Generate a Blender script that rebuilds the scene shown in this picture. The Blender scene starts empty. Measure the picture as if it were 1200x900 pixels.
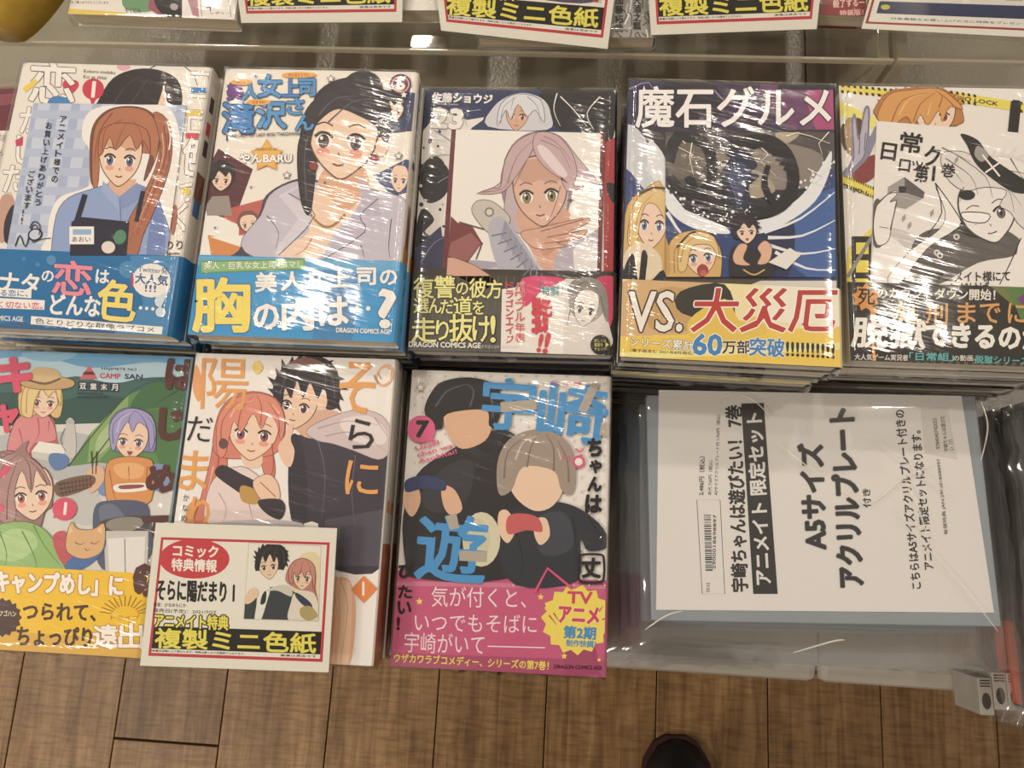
import bpy, bmesh, math, random
from mathutils import Vector, Matrix
from mathutils.geometry import tessellate_polygon
random.seed(7)
SC = bpy.context.scene
COL = SC.collection

# ------------------------------------------------------------------ camera
F = 901.0731
CAMZ = 1.125                       # height of the phone above the shop floor
R = ((0.9972, -0.04648, 0.05862), (0.05745, 0.9777, -0.20198), (-0.04792, 0.20479, 0.97763))
cam = bpy.data.cameras.new('camera'); camo = bpy.data.objects.new('camera', cam); COL.objects.link(camo)
M4 = Matrix(R).to_4x4(); M4.translation = (0, 0, CAMZ)
camo.matrix_world = M4
cam.sensor_width = 36; cam.lens = 36 * F / 1200; cam.clip_start = 0.02; cam.clip_end = 50
SC.camera = camo
RM = Matrix(R)

# ------------------------------------------------------------------ light and exposure
SC.view_settings.view_transform = 'Standard'; SC.view_settings.look = 'None'
SC.view_settings.gamma = 1; SC.view_settings.use_curve_mapping = False
SC.view_settings.exposure = -0.06
SC.cycles.transparent_max_bounces = 32
world = bpy.data.worlds.new('shop_ambient'); SC.world = world; world.use_nodes = True
bg = world.node_tree.nodes['Background']; bg.inputs[0].default_value = (1.0, 0.90, 0.79, 1); bg.inputs[1].default_value = 0.46

def lamp(x, y, z, size, power, col=(1.0, 0.89, 0.76), aim=(0, .1, .55), shape='DISK', name='ceiling_spot_light'):
    l = bpy.data.lights.new(name, 'AREA'); l.shape = shape; l.size = size; l.energy = power; l.color = col
    o = bpy.data.objects.new(name, l); COL.objects.link(o); o.location = (x, y, z)
    o.rotation_euler = (Vector(aim) - Vector((x, y, z))).to_track_quat('-Z', 'Y').to_euler()
    return o
LAMPS = [(-0.56, 1.78, 2.57, .09, 9), (0.71, 1.79, 2.57, .09, 6), (-1.25, 1.74, 2.57, .09, 6),
         (-0.78, 0.72, 2.57, .08, 6), (-2.1, -0.25, 2.57, .14, 17), (-1.7, -1.35, 2.57, .14, 17), (1.05, 0.75, 2.57, .08, 6), (0.10, 1.05, 2.57, .09, 4)]
for a in LAMPS: lamp(*a)

# ------------------------------------------------------------------ materials
def nt(name):
    m = bpy.data.materials.new(name); m.use_nodes = True; t = m.node_tree
    return m, t, t.nodes['Principled BSDF']
def lin(h):
    h = h.lstrip('#'); c = [int(h[i:i+2], 16) / 255 for i in (0, 2, 4)]
    return tuple(x / 12.92 if x < .04045 else ((x + .055) / 1.055) ** 2.4 for x in c) + (1.0,)
def node(t, kind, **kw):
    n = t.nodes.new(kind)
    for k, v in kw.items():
        if k in n.inputs: n.inputs[k].default_value = v
        else: setattr(n, k, v)
    return n
def noise(t, scale, vec=(1, 1, 1), detail=3, coord='Object'):
    tc = t.nodes.new('ShaderNodeTexCoord'); mp = t.nodes.new('ShaderNodeMapping'); mp.inputs['Scale'].default_value = vec
    n = t.nodes.new('ShaderNodeTexNoise'); n.inputs['Scale'].default_value = scale; n.inputs['Detail'].default_value = detail
    t.links.new(tc.outputs[coord], mp.inputs[0]); t.links.new(mp.outputs[0], n.inputs['Vector'])
    return n
def bump(t, src, strength, dist=.001, normal=None):
    b = t.nodes.new('ShaderNodeBump'); b.inputs['Strength'].default_value = strength; b.inputs['Distance'].default_value = dist
    t.links.new(src, b.inputs['Height'])
    if normal: t.links.new(normal, b.inputs['Normal'])
    return b

def mat_print(name, rough):
    m, t, p = nt(name)
    a = t.nodes.new('ShaderNodeAttribute'); a.attribute_name = 'Col'
    n = noise(t, 900, (1, 1, 1), 2); mx = node(t, 'ShaderNodeMix', data_type='RGBA', blend_type='MULTIPLY')
    mx.inputs[0].default_value = .10
    t.links.new(a.outputs['Color'], mx.inputs[6]); t.links.new(n.outputs['Fac'], mx.inputs[7]); t.links.new(mx.outputs[2], p.inputs['Base Color'])
    p.inputs['Roughness'].default_value = rough; p.inputs['Specular IOR Level'].default_value = .35
    return m
INK = mat_print('printed_paper', .45)

def mat_plain(name, col, rough=.5, nscale=40, namt=.12, bstr=0, bscale=400, spec=.5, vec=(1, 1, 1), metal=0):
    m, t, p = nt(name)
    n = noise(t, nscale, vec); r = t.nodes.new('ShaderNodeValToRGB')
    c = lin(col); r.color_ramp.elements[0].position = .3; r.color_ramp.elements[1].position = .7
    r.color_ramp.elements[0].color = tuple(x * (1 - namt) for x in c[:3]) + (1,); r.color_ramp.elements[1].color = tuple(min(1, x * (1 + namt)) for x in c[:3]) + (1,)
    t.links.new(n.outputs['Fac'], r.inputs[0]); t.links.new(r.outputs[0], p.inputs['Base Color'])
    p.inputs['Roughness'].default_value = rough; p.inputs['Specular IOR Level'].default_value = spec; p.inputs['Metallic'].default_value = metal
    if bstr:
        b = bump(t, noise(t, bscale, (1, 1, 1), 2).outputs['Fac'], bstr); t.links.new(b.outputs[0], p.inputs['Normal'])
    return m
PAGES = mat_plain('page_edges', '#cfc3ae', .8, 60, .22, .5, 900, .2, (.3, .3, 30))
CARD = mat_plain('white_card', '#eee8e0', .55, 60, .02)
SHEET = mat_plain('grey_vinyl_sheet', '#9c9586', .26, 8, .05, .35, 420, .5)
TABLE = mat_plain('cream_laminate', '#b3aca0', .38, 8, .03, .12, 500)

def mat_film(name, bs, scale, stretch, base=.05, rough=.10, tint=(1, 1, 1), bscale2=0, fres=1.35, mask=None):
    """thin clear plastic: sees through, with a wrinkled glossy skin; streaky wrinkles gather in patches"""
    m = bpy.data.materials.new(name); m.use_nodes = True; t = m.node_tree; t.nodes.clear()
    out = t.nodes.new('ShaderNodeOutputMaterial'); mix = t.nodes.new('ShaderNodeMixShader')
    tr = t.nodes.new('ShaderNodeBsdfTransparent'); tr.inputs[0].default_value = tuple(tint) + (1,)
    gl = t.nodes.new('ShaderNodeBsdfGlossy'); gl.inputs['Roughness'].default_value = rough
    tc = t.nodes.new('ShaderNodeTexCoord'); oi = t.nodes.new('ShaderNodeObjectInfo')
    mu = node(t, 'ShaderNodeMath', operation='MULTIPLY'); mu.inputs[1].default_value = 53; t.links.new(oi.outputs['Random'], mu.inputs[0])
    cb = t.nodes.new('ShaderNodeCombineXYZ'); t.links.new(mu.outputs[0], cb.inputs[0]); t.links.new(mu.outputs[0], cb.inputs[2])
    ad0 = node(t, 'ShaderNodeVectorMath', operation='ADD'); t.links.new(tc.outputs['Object'], ad0.inputs[0]); t.links.new(cb.outputs[0], ad0.inputs[1])
    def ns(sc, st, rz, det=3, dist=0.0):
        mp = t.nodes.new('ShaderNodeMapping'); mp.inputs['Rotation'].default_value = (0, 0, rz); t.links.new(ad0.outputs[0], mp.inputs[0])
        ml = node(t, 'ShaderNodeVectorMath', operation='MULTIPLY'); ml.inputs[1].default_value = st; t.links.new(mp.outputs[0], ml.inputs[0])
        n = t.nodes.new('ShaderNodeTexNoise'); n.inputs['Scale'].default_value = sc; n.inputs['Detail'].default_value = det; n.inputs['Distortion'].default_value = dist
        t.links.new(ml.outputs[0], n.inputs['Vector']); return n.outputs['Fac']
    h = ns(scale, stretch, .25, 3, .4)
    if bscale2:
        h2 = ns(bscale2, (stretch[1] * .5, stretch[0], stretch[2]), -.35, 2, .3)
        mm = node(t, 'ShaderNodeMath', operation='MULTIPLY_ADD'); mm.inputs[1].default_value = .45; t.links.new(h2, mm.inputs[0]); t.links.new(h, mm.inputs[2]); h = mm.outputs[0]
    bb = t.nodes.new('ShaderNodeBump'); bb.inputs['Distance'].default_value = .002; t.links.new(h, bb.inputs['Height'])
    if mask:
        mk = ns(mask, (1, 1, 1), 0, 2, .5); mr = t.nodes.new('ShaderNodeMapRange'); mr.inputs[1].default_value = .46; mr.inputs[2].default_value = .66; mr.inputs[3].default_value = bs * .24; mr.inputs[4].default_value = bs
        t.links.new(mk, mr.inputs[0]); t.links.new(mr.outputs[0], bb.inputs['Strength'])
    else: bb.inputs['Strength'].default_value = bs
    fr = t.nodes.new('ShaderNodeFresnel'); fr.inputs['IOR'].default_value = fres
    ad = node(t, 'ShaderNodeMath', operation='ADD'); ad.inputs[1].default_value = base; ad.use_clamp = True
    t.links.new(bb.outputs[0], gl.inputs['Normal']); t.links.new(bb.outputs[0], fr.inputs['Normal'])
    t.links.new(fr.outputs[0], ad.inputs[0]); ge = t.nodes.new('ShaderNodeNewGeometry'); nb = node(t, 'ShaderNodeMath', operation='SUBTRACT'); nb.inputs[0].default_value = 1.0; t.links.new(ge.outputs['Backfacing'], nb.inputs[1])
    mf = node(t, 'ShaderNodeMath', operation='MULTIPLY'); t.links.new(ad.outputs[0], mf.inputs[0]); t.links.new(nb.outputs[0], mf.inputs[1]); t.links.new(mf.outputs[0], mix.inputs[0])
    t.links.new(tr.outputs[0], mix.inputs[1]); t.links.new(gl.outputs[0], mix.inputs[2]); t.links.new(mix.outputs[0], out.inputs[0])
    return m
FILM = mat_film('shrink_film', .75, 70, (.16, 3.0, 1), .04, .09, (.98, .98, .98), 40, 1.35, 11)
BAG = mat_film('clear_bag_film', .30, 16, (1, .5, 1), .05, .05, (.97, .97, .97), 30, 1.35, 9)
ACRYL = mat_film('clear_acrylic', .03, 5, (1, 1, 1), .02, .03, (.965, .97, .96), 0, 1.4)
ACEDGE = mat_film('acrylic_edge', .5, 30, (.1, 1, 1), .12, .15, (.86, .86, .82), 0, 1.45)

def add_diffuse(m, col, fac):
    t = m.node_tree; out = [n for n in t.nodes if n.type == 'OUTPUT_MATERIAL'][0]; src = out.inputs[0].links[0].from_socket
    d = t.nodes.new('ShaderNodeBsdfDiffuse'); d.inputs[0].default_value = lin(col); mx = t.nodes.new('ShaderNodeMixShader'); mx.inputs[0].default_value = fac
    t.links.new(src, mx.inputs[1]); t.links.new(d.outputs[0], mx.inputs[2]); t.links.new(mx.outputs[0], out.inputs[0])
add_diffuse(ACEDGE, '#d8cfbc', .45); add_diffuse(BAG, '#cfcfcf', .05)

# ------------------------------------------------------------------ mesh helpers
def obj(name, me, mat=None, parent=None):
    o = bpy.data.objects.new(name, me); COL.objects.link(o)
    if mat and not me.materials: me.materials.append(mat)
    if parent: o.parent = parent
    return o
def tag(o, label=None, cat=None, group=None, kind=None):
    for k, v in (('label', label), ('category', cat), ('group', group), ('kind', kind)):
        if v: o[k] = v
    return o
def empty(name, loc, rz=0):
    o = bpy.data.objects.new(name, None); COL.objects.link(o); o.location = loc; o.rotation_euler = (0, 0, rz); o.empty_display_size = .02
    return o
def bm_obj(name, bm, mat=None, parent=None, smooth=False):
    bm.normal_update(); me = bpy.data.meshes.new(name); bm.to_mesh(me); bm.free()
    if smooth:
        for p in me.polygons: p.use_smooth = True
    return obj(name, me, mat, parent)
def add_box(bm, x0, x1, y0, y1, z0, z1, bev=0):
    r = bmesh.ops.create_cube(bm, size=1); vs = r['verts']
    for v in vs: v.co = Vector(((x0 + x1) / 2 + v.co.x * (x1 - x0), (y0 + y1) / 2 + v.co.y * (y1 - y0), (z0 + z1) / 2 + v.co.z * (z1 - z0)))
    if bev:
        es = list({e for v in vs for e in v.link_edges})
        bmesh.ops.bevel(bm, geom=es, offset=bev, segments=2, affect='EDGES', profile=.5)
def box_obj(name, x0, x1, y0, y1, z0, z1, mat, parent=None, bev=0):
    bm = bmesh.new(); add_box(bm, x0, x1, y0, y1, z0, z1, bev); return bm_obj(name, bm, mat, parent)
def colour_all(me, hexcol):
    a = me.color_attributes.new('Col', 'FLOAT_COLOR', 'CORNER'); c = lin(hexcol)
    for d in a.data: d.color = c

# ------------------------------------------------------------------ measuring on the photograph
def at(px, py, depth):
    """the point of the horizontal level `depth` below the phone that the photograph shows at px, py"""
    d = RM @ Vector(((px - 600) / F, -(py - 450) / F, -1)); return Vector((0, 0, CAMZ)) + d * (-depth / d.z)
class Plane:
    """a flat printed face with its own axes: rectifies photo measurements to metres on that face"""
    def __init__(s, o, ex, ey):
        s.o = Vector(o); s.ex = Vector(ex).normalized(); s.n = s.ex.cross(Vector(ey)).normalized(); s.ey = s.n.cross(s.ex)
    def loc(s, px, py):
        d = RM @ Vector(((px - 600) / F, -(py - 450) / F, -1)); c = Vector((0, 0, CAMZ))
        k = (s.o - c).dot(s.n) / d.dot(s.n); q = c + d * k - s.o
        return (q.dot(s.ex), q.dot(s.ey))

_tc = {}
def glyphs(txt):
    if txt not in _tc:
        c = bpy.data.curves.new('t', 'FONT'); c.body = txt; c.size = 1; c.resolution_u = 2
        if '\n' in txt: c.space_line = 1.1
        o = bpy.data.objects.new('t', c); COL.objects.link(o)
        me = bpy.data.meshes.new_from_object(o)
        vs = [(v.co.x, v.co.y) for v in me.vertices]; fs = [tuple(p.vertices) for p in me.polygons]
        bpy.data.objects.remove(o); bpy.data.curves.remove(c); bpy.data.meshes.remove(me)
        cnt = {}
        for f in fs:
            for i in range(len(f)):
                e = (f[i], f[(i + 1) % len(f)]); k = tuple(sorted(e)); cnt[k] = cnt.get(k, 0) + 1
        _tc[txt] = (vs, fs, [k for k, n in cnt.items() if n == 1])
    return _tc[txt]
def clip_poly(poly, clip):
    for i in range(len(clip)):
        ax, ay = clip[i]; bx, by = clip[(i + 1) % len(clip)]; out = []
        n = len(poly)
        for j in range(n):
            p, q = poly[j], poly[(j + 1) % n]
            sp = (bx - ax) * (p[1] - ay) - (by - ay) * (p[0] - ax); sq = (bx - ax) * (q[1] - ay) - (by - ay) * (q[0] - ax)
            if sp >= 0: out.append(p)
            if (sp >= 0) != (sq >= 0):
                k = sp / (sp - sq); out.append((p[0] + (q[0] - p[0]) * k, p[1] + (q[1] - p[1]) * k))
        poly = out
        if len(poly) < 3: return []
    return poly
def P(s): return [tuple(float(v) for v in q.split(',')) for q in s.split()]
def smooth_pts(pts, n=4, closed=True):
    out = []; L = len(pts)
    rng = range(L) if closed else range(L - 1)
    for i in rng:
        g = (lambda k: pts[k % L]) if closed else (lambda k: pts[max(0, min(L - 1, k))])
        p0, p1, p2, p3 = g(i - 1), g(i), g(i + 1), g(i + 2)
        for j in range(n):
            t = j / n
            out.append(tuple(.5 * (2 * p1[a] + (p2[a] - p0[a]) * t + (2 * p0[a] - 5 * p1[a] + 4 * p2[a] - p3[a]) * t * t + (3 * p1[a] - p0[a] - 3 * p2[a] + p3[a]) * t ** 3) for a in (0, 1)))
    if not closed: out.append(tuple(pts[-1]))
    return out

OUTL = {'#b8714f': '#5e3424', '#b06a48': '#5e3424', '#c3b0b8': '#6e5a62', '#d7ae62': '#7c5a26', '#dd7f6c': '#8a4438', '#df8370': '#8a4438', '#e58e78': '#9a4c3e', '#8a85be': '#474272', '#a49fd0': '#4c4678',
        '#9a7070': '#4e3434', '#b28784': '#5a3c3c', '#e0bf78': '#7c5c2c', '#e9cd8a': '#8a6830', '#8fa6d6': '#3e5288', '#c6c0d0': '#4a445c', '#e0944a': '#7a421c', '#8fbc68': '#44682e', '#e08a8e': '#8a3c44', '#e0b078': '#6e4a2a',
        '#d9dae0': '#5c5e6e', '#c9a9ae': '#6e545c', '#e3c27c': '#7c5a26', '#dc9c4c': '#7a4a1c', '#c07c34': '#6a3e14', '#e2ddd8': '#3a3838', '#efeae4': '#3a3838', '#f3efe9': '#3a3838', '#ecd8d4': '#8a6c68', '#d8c6c8': '#8a7478', '#c8c2b8': '#5a564e', '#c9a572': '#6e5030',
        '#d38e82': '#7a4440', '#b7b3c6': '#5c5a74', '#e2b292': '#8a5c44', '#d9a58e': '#7c4c3e', '#f4ccb0': '#a06c50'}
class Art:
    """flat print drawn on a Plane; coordinates are crop pixels (origin ox, oy and scale s of a crop of the photograph)"""
    def __init__(s, plane, clip, frame):
        s.pl = plane; s.fr = frame; s.V = []; s.Fc = []; s.C = []; s.z = 0; s.base = clip; s.clip = clip
    def m(s, x, y):
        ox, oy, k = s.fr; return s.pl.loc(ox + x / k, oy + y / k)
    def window(s, pts=None):
        if pts is None: s.clip = s.base
        else:
            q = [s.m(x, y) for x, y in (P(pts) if isinstance(pts, str) else pts)]
            ar = sum(q[i][0] * q[(i + 1) % len(q)][1] - q[(i + 1) % len(q)][0] * q[i][1] for i in range(len(q)))
            s.clip = q if ar > 0 else q[::-1]
    def emit(s, tris, col, fan=False):
        s.z += 1; c = lin(col); g_ = .3 * c[0] + .59 * c[1] + .11 * c[2]; c = tuple(x * .88 + g_ * .12 for x in c[:3]) + (1.0,); zb = s.z * 4e-6
        for ti, t in enumerate(tris):
            z = zb + (ti % 13) * 2.5e-7 if fan else zb
            q = clip_poly(t, s.base)
            if q and s.clip is not s.base: q = clip_poly(q, s.clip)
            if len(q) < 3: continue
            ar = sum(q[i][0] * q[(i + 1) % len(q)][1] - q[(i + 1) % len(q)][0] * q[i][1] for i in range(len(q)))
            if abs(ar) < 1e-11: continue
            if ar < 0: q = q[::-1]
            b = len(s.V); s.V += [(x, y, z) for x, y in q]; s.Fc.append(tuple(range(b, b + len(q)))); s.C.append((c, len(q)))
    def raw(s, col, pts):
        q = [s.m(x, y) for x, y in pts]
        tr = tessellate_polygon([[Vector((a, b, 0)) for a, b in q]])
        s.emit([[q[i] for i in t] for t in tr], col)
    def p(s, col, pts, sm=True, n=4):
        pts = P(pts) if isinstance(pts, str) else pts
        s.raw(col, smooth_pts(pts, n) if sm else pts)
        if sm and col in OUTL: s.l(OUTL[col], list(pts), s.fr[2] * .75, closed=True)
    def r(s, col, x0, y0, x1, y1): s.p(col, [(x0, y0), (x1, y0), (x1, y1), (x0, y1)], False)
    def e(s, col, cx, cy, rx, ry=None, rot=0, n=20):
        ry = ry or rx; c, d = math.cos(math.radians(rot)), math.sin(math.radians(rot))
        s.raw(col, [(cx + rx * math.cos(a) * c - ry * math.sin(a) * d, cy + rx * math.cos(a) * d + ry * math.sin(a) * c) for a in [2 * math.pi * i / n for i in range(n)]])
    def l(s, col, pts, w0, w1=None, closed=False, sm=True):
        pts = P(pts) if isinstance(pts, str) else pts
        w1 = w0 if w1 is None else w1
        if sm and len(pts) > 2: pts = smooth_pts(pts, 3, closed)
        elif closed: pts = list(pts)
        if closed: pts.append(pts[0])
        L = len(pts); A, B = [], []
        for i, (x, y) in enumerate(pts):
            a, b = pts[max(0, i - 1)], pts[min(L - 1, i + 1)]
            if closed and i in (0, L - 1): a, b = pts[-2], pts[1]
            dx, dy = b[0] - a[0], b[1] - a[1]; h = math.hypot(dx, dy) or 1; w = (w0 + (w1 - w0) * i / max(1, L - 1)) / 2
            A.append(s.m(x - dy / h * w, y + dx / h * w)); B.append(s.m(x + dy / h * w, y - dx / h * w))
        s.emit([[A[i], A[i + 1], B[i + 1], B[i]] for i in range(L - 1)], col)
    def star(s, col, cx, cy, r, k=.45, n=5, rot=-90):
        s.p(col, [(cx + (r if i % 2 == 0 else r * k) * math.cos(math.radians(rot) + math.pi * i / n), cy + (r if i % 2 == 0 else r * k) * math.sin(math.radians(rot) + math.pi * i / n)) for i in range(2 * n)], False)
    def t(s, txt, x, y, w, h, col, rot=0, b=.03, out=None, ow=.09, shear=0):
        """text whose ink fills the box w x h whose top left corner is x, y; b = extra weight, ow = outline, in glyph heights"""
        vs, fs, ed = glyphs(txt)
        x0 = min(v[0] for v in vs); x1 = max(v[0] for v in vs); y0 = min(v[1] for v in vs); y1 = max(v[1] for v in vs)
        kx = w / max(x1 - x0, 1e-6); ky = h / max(y1 - y0, 1e-6)
        if len(txt) == 1 and txt in 'ー一―I|l!…1': kx = kx if x1 - x0 > .2 else min(kx, ky)
        if len(txt) == 1 and txt in 'ー一―…、。': ky = min(ky, kx)
        if txt == '1': kx = min(kx, ky * 1.25); x += (w - kx * (x1 - x0)) / 2
        c, d = math.cos(math.radians(rot)), math.sin(math.radians(rot)); P2 = []
        for vx, vy in vs:
            a = (vx - x0) * kx; e = (y1 - vy) * ky; a += shear * (h - e)
            P2.append((x + a * c - e * d, y + a * d + e * c))
        em = h / max(1, txt.count('\n') + 1) / max(.8, min(1.1, (y1 - y0) / max(1, txt.count('\n') + 1)))
        def rim(wd, colr):
            tr = []
            for i, j in ed:
                (ax, ay), (bx, by) = P2[i], P2[j]; L = math.hypot(bx - ax, by - ay)
                if L < 1e-6: continue
                ux, uy = (bx - ax) / L * wd, (by - ay) / L * wd
                ex, ey = ux * .45, uy * .45
                tr.append([s.m(ax - ex - uy, ay - ey + ux), s.m(bx + ex - uy, by + ey + ux), s.m(bx + ex * 1 + uy, by + ey - ux), s.m(ax - ex + uy, ay - ey - ux)])
            s.emit(tr, colr, True)
        q = [s.m(*v) for v in P2]
        if out: rim(em * (b * .45 + ow * .62), out); s.z += 1
        if b: rim(em * b * .45, col)
        s.emit([[q[i] for i in f] for f in fs], col)
    def tv(s, txt, x, y, w, h, gap, col, dx=0, **k):
        """a vertical column of characters"""
        for i, ch in enumerate(txt): s.t(ch, x + dx * i, y + (h + gap) * i, w, h, col, **k)
    def g(s, col, pts, cx, cy, sx, sy=None, rot=0, sm=True):
        sy = sy or sx; c, d = math.cos(math.radians(rot)), math.sin(math.radians(rot))
        s.p(col, [(cx + x * sx * c - y * sy * d, cy + x * sx * d + y * sy * c) for x, y in (P(pts) if isinstance(pts, str) else pts)], sm)
    def gl(s, col, pts, cx, cy, sx, sy, rot, w0, w1=None):
        c, d = math.cos(math.radians(rot)), math.sin(math.radians(rot))
        s.l(col, [(cx + x * sx * c - y * sy * d, cy + x * sx * d + y * sy * c) for x, y in P(pts)], w0, w1)
    def face(s, cx, cy, sx, sy, rot=0, skin='#edc6a8', eye='#5a4038', line='#6b4634', turn=0, mouth=0, blush=None, brow='#4a3830', shade=None):
        """plain stylised face of nobody in particular; sx, sy half width and half height"""
        g, gl = s.g, s.gl
        g(line, '-1,-.5 -.97,.1 -.72,.55 -.3,.9 0,1.03 .3,.9 .72,.55 .97,.1 1,-.5 .7,-1 0,-1.15 -.7,-1', cx, cy, sx * 1.02, sy * 1.02, rot)
        g(skin, '-1,-.5 -.97,.1 -.72,.55 -.3,.9 0,1.03 .3,.9 .72,.55 .97,.1 1,-.5 .7,-1 0,-1.15 -.7,-1', cx, cy, sx * .97, sy * .98, rot)
        if shade: g(shade, '-.9,-.6 -.5,-.3 0,-.4 .5,-.25 .95,-.5 .8,-1 -.8,-1', cx, cy, sx * .95, sy, rot)
        for k in (-1, 1):
            ex = k * .47 + turn
            if blush: g(blush, '-.2,0 0,-.09 .2,0 0,.09', cx + 0, cy, sx, sy, rot) if False else s.e(blush, cx + (ex * sx * math.cos(math.radians(rot)) - .38 * sy * math.sin(math.radians(rot))), cy + (ex * sx * math.sin(math.radians(rot)) + .38 * sy * math.cos(math.radians(rot))), sx * .2, sy * .1, rot)
            px, py = cx + ex * sx * math.cos(math.radians(rot)) - .12 * sy * math.sin(math.radians(rot)), cy + ex * sx * math.sin(math.radians(rot)) + .12 * sy * math.cos(math.radians(rot))
            s.e('#f4efe8', px, py, sx * .24, sy * .17, rot); s.e('#2c2226', px, py, sx * .16, sy * .175, rot); s.e(eye, px, py + sy * .02, sx * .14, sy * .14, rot); s.e('#241a1a', px, py, sx * .06, sy * .08, rot); s.e('#f8f6f4', px - sx * .06, py - sy * .08, sx * .045, sy * .045)
            gl('#2c2020', '%f,.02 %f,-.09 %f,-.08 %f,.02' % (ex - .26, ex - .1, ex + .1, ex + .26), cx, cy, sx, sy, rot, sy * .08, sy * .06)
            gl(brow, '%f,-.27 %f,-.35 %f,-.27' % (ex - .24, ex, ex + .24), cx, cy, sx, sy, rot, sy * .035)
        gl(line, '%f,.38 %f,.46' % (turn * 1.3, turn * 1.3 + .04), cx, cy, sx, sy, rot, sy * .03)
        if mouth: g('#a8423c', '%f,.62 %f,.58 %f,.62 %f,.82' % (turn - .18, turn, turn + .18, turn), cx, cy, sx, sy, rot)
        else: gl(line, '%f,.66 %f,.70 %f,.66' % (turn - .16, turn, turn + .16), cx, cy, sx, sy, rot, sy * .045)
    def strands(s, col, lines, w=2):
        for q in lines.split(';'): s.l(col, q.strip(), w, w * .3)
    def spikes(s, col, cx, cy, rx, ry, a0, a1, n, ln, w=.5):
        for i in range(n):
            a = math.radians(a0 + (a1 - a0) * (i + .5) / n); d = math.radians((a1 - a0) / n) * w; k = 1 + ln * (.7 + .6 * ((i * 7) % 5) / 4)
            s.p(col, [(cx + rx * math.cos(a - d) * .96, cy + ry * math.sin(a - d) * .96), (cx + rx * k * math.cos(a + d * 1.2), cy + ry * k * math.sin(a + d * 1.2)), (cx + rx * math.cos(a + d) * .96, cy + ry * math.sin(a + d) * .96)], False)
    def build(s, name, parent, loc=(0, 0, 0), mat=None):
        me = bpy.data.meshes.new(name); me.from_pydata(s.V, [], s.Fc)
        a = me.color_attributes.new('Col', 'FLOAT_COLOR', 'CORNER'); buf = []
        for c, n in s.C: buf += list(c) * n
        a.data.foreach_set('color', buf)
        o = obj(name, me, mat or INK, parent); o.location = loc; return o

# ------------------------------------------------------------------ books
BW, BH = .128, .182
def wrap_mesh(name, w, y0, y1, t, off, col, thick=.0003, r=.0025, z0=.0002):
    """paper folded round a book: front, rounded spine on the right, back"""
    prof = []
    for d in (0, thick):
        o = off - d; pr = [(-w / 2, t + o)]
        for k in range(4):
            a = math.pi / 2 * (1 - k / 3); pr.append((w / 2 - r + (r + o) * math.cos(a), t - r + (r + o) * math.sin(a)))
        for k in range(4):
            a = -math.pi / 2 * k / 3; pr.append((w / 2 - r + (r + o) * math.cos(a), z0 + r + (r + o) * math.sin(a)))
        pr.append((-w / 2, z0 - o)); prof.append(pr)
    pr = prof[0] + prof[1][::-1]
    bm = bmesh.new(); A = [bm.verts.new((x, y0, z)) for x, z in pr]; B = [bm.verts.new((x, y1, z)) for x, z in pr]; n = len(pr)
    for i in range(n): bm.faces.new((A[i], A[(i + 1) % n], B[(i + 1) % n], B[i]))
    m = n // 2
    for V in (A, B):
        for i in range(m - 1): bm.faces.new((V[i], V[i + 1], V[n - 2 - i], V[n - 1 - i]))
    bmesh.ops.recalc_face_normals(bm, faces=bm.faces)
    me = bpy.data.meshes.new(name); bm.to_mesh(me); bm.free(); colour_all(me, col); me.materials.append(INK); return me
def page_mesh(t):
    bm = bmesh.new(); add_box(bm, -BW / 2 + .002, BW / 2 - .0012, -BH / 2 + .0012, BH / 2 - .0012, .0009, t - .0006)
    me = bpy.data.meshes.new('page_block'); bm.to_mesh(me); bm.free(); me.materials.append(PAGES); return me
def film_mesh(w, h, t, seed, top=.0016, g=.0007, nx=16, ny=22, seam=True, mat=None, amp=.00035):
    """shrink film: a closed skin with crinkled ends and a welded seam at head and foot"""
    rnd = random.Random(seed); bm = bmesh.new()
    X = [-w / 2 - g + (w + 2 * g) * i / nx for i in range(nx + 1)]; Y = [-h / 2 - g + (h + 2 * g) * j / ny for j in range(ny + 1)]
    grid = {}
    for i, x in enumerate(X):
        for j, y in enumerate(Y):
            ed = min(i, nx - i, j, ny - j)
            z = t + top + (rnd.uniform(0, amp) if ed else -.0006)
            grid[i, j] = bm.verts.new((x, y, z))
    for i in range(nx):
        for j in range(ny): bm.faces.new((grid[i, j], grid[i + 1, j], grid[i + 1, j + 1], grid[i, j + 1]))
    ring = [grid[i, 0] for i in range(nx + 1)] + [grid[nx, j] for j in range(1, ny + 1)] + [grid[i, ny] for i in range(nx - 1, -1, -1)] + [grid[0, j] for j in range(ny - 1, 0, -1)]
    prev = ring
    for lv in range(1, 4):
        cur = []
        for v in ring:
            x, y = v.co.x, v.co.y; bx = by = 0
            out = (rnd.uniform(.0, .0007) if lv < 3 else 0)
            if seam and lv == 2 and (abs(y) > h / 2): by = math.copysign(.0022 + rnd.uniform(-.0012, .0012), y)
            bx = math.copysign(out, x) if abs(x) > w / 2 else 0
            cur.append(bm.verts.new((x + bx, y + by, max(.0001, (t + top) * (1 - lv / 3) + (.0002 if lv == 3 else rnd.uniform(-.0006, .0006))))))
        for k in range(len(ring)):
            k2 = (k + 1) % len(ring); bm.faces.new((prev[k], cur[k], cur[k2], prev[k2]))
        prev = cur
    bm.normal_update(); me = bpy.data.meshes.new('shrink_wrap'); bm.to_mesh(me); bm.free(); me.materials.append(mat or FILM)
    for p in me.polygons: p.use_smooth = True
    return me
ORD = ['topmost', 'second', 'third', 'fourth', 'fifth', 'sixth', 'seventh', 'eighth', 'ninth', 'tenth', 'eleventh', 'twelfth']
TABLE_D = .60
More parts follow.
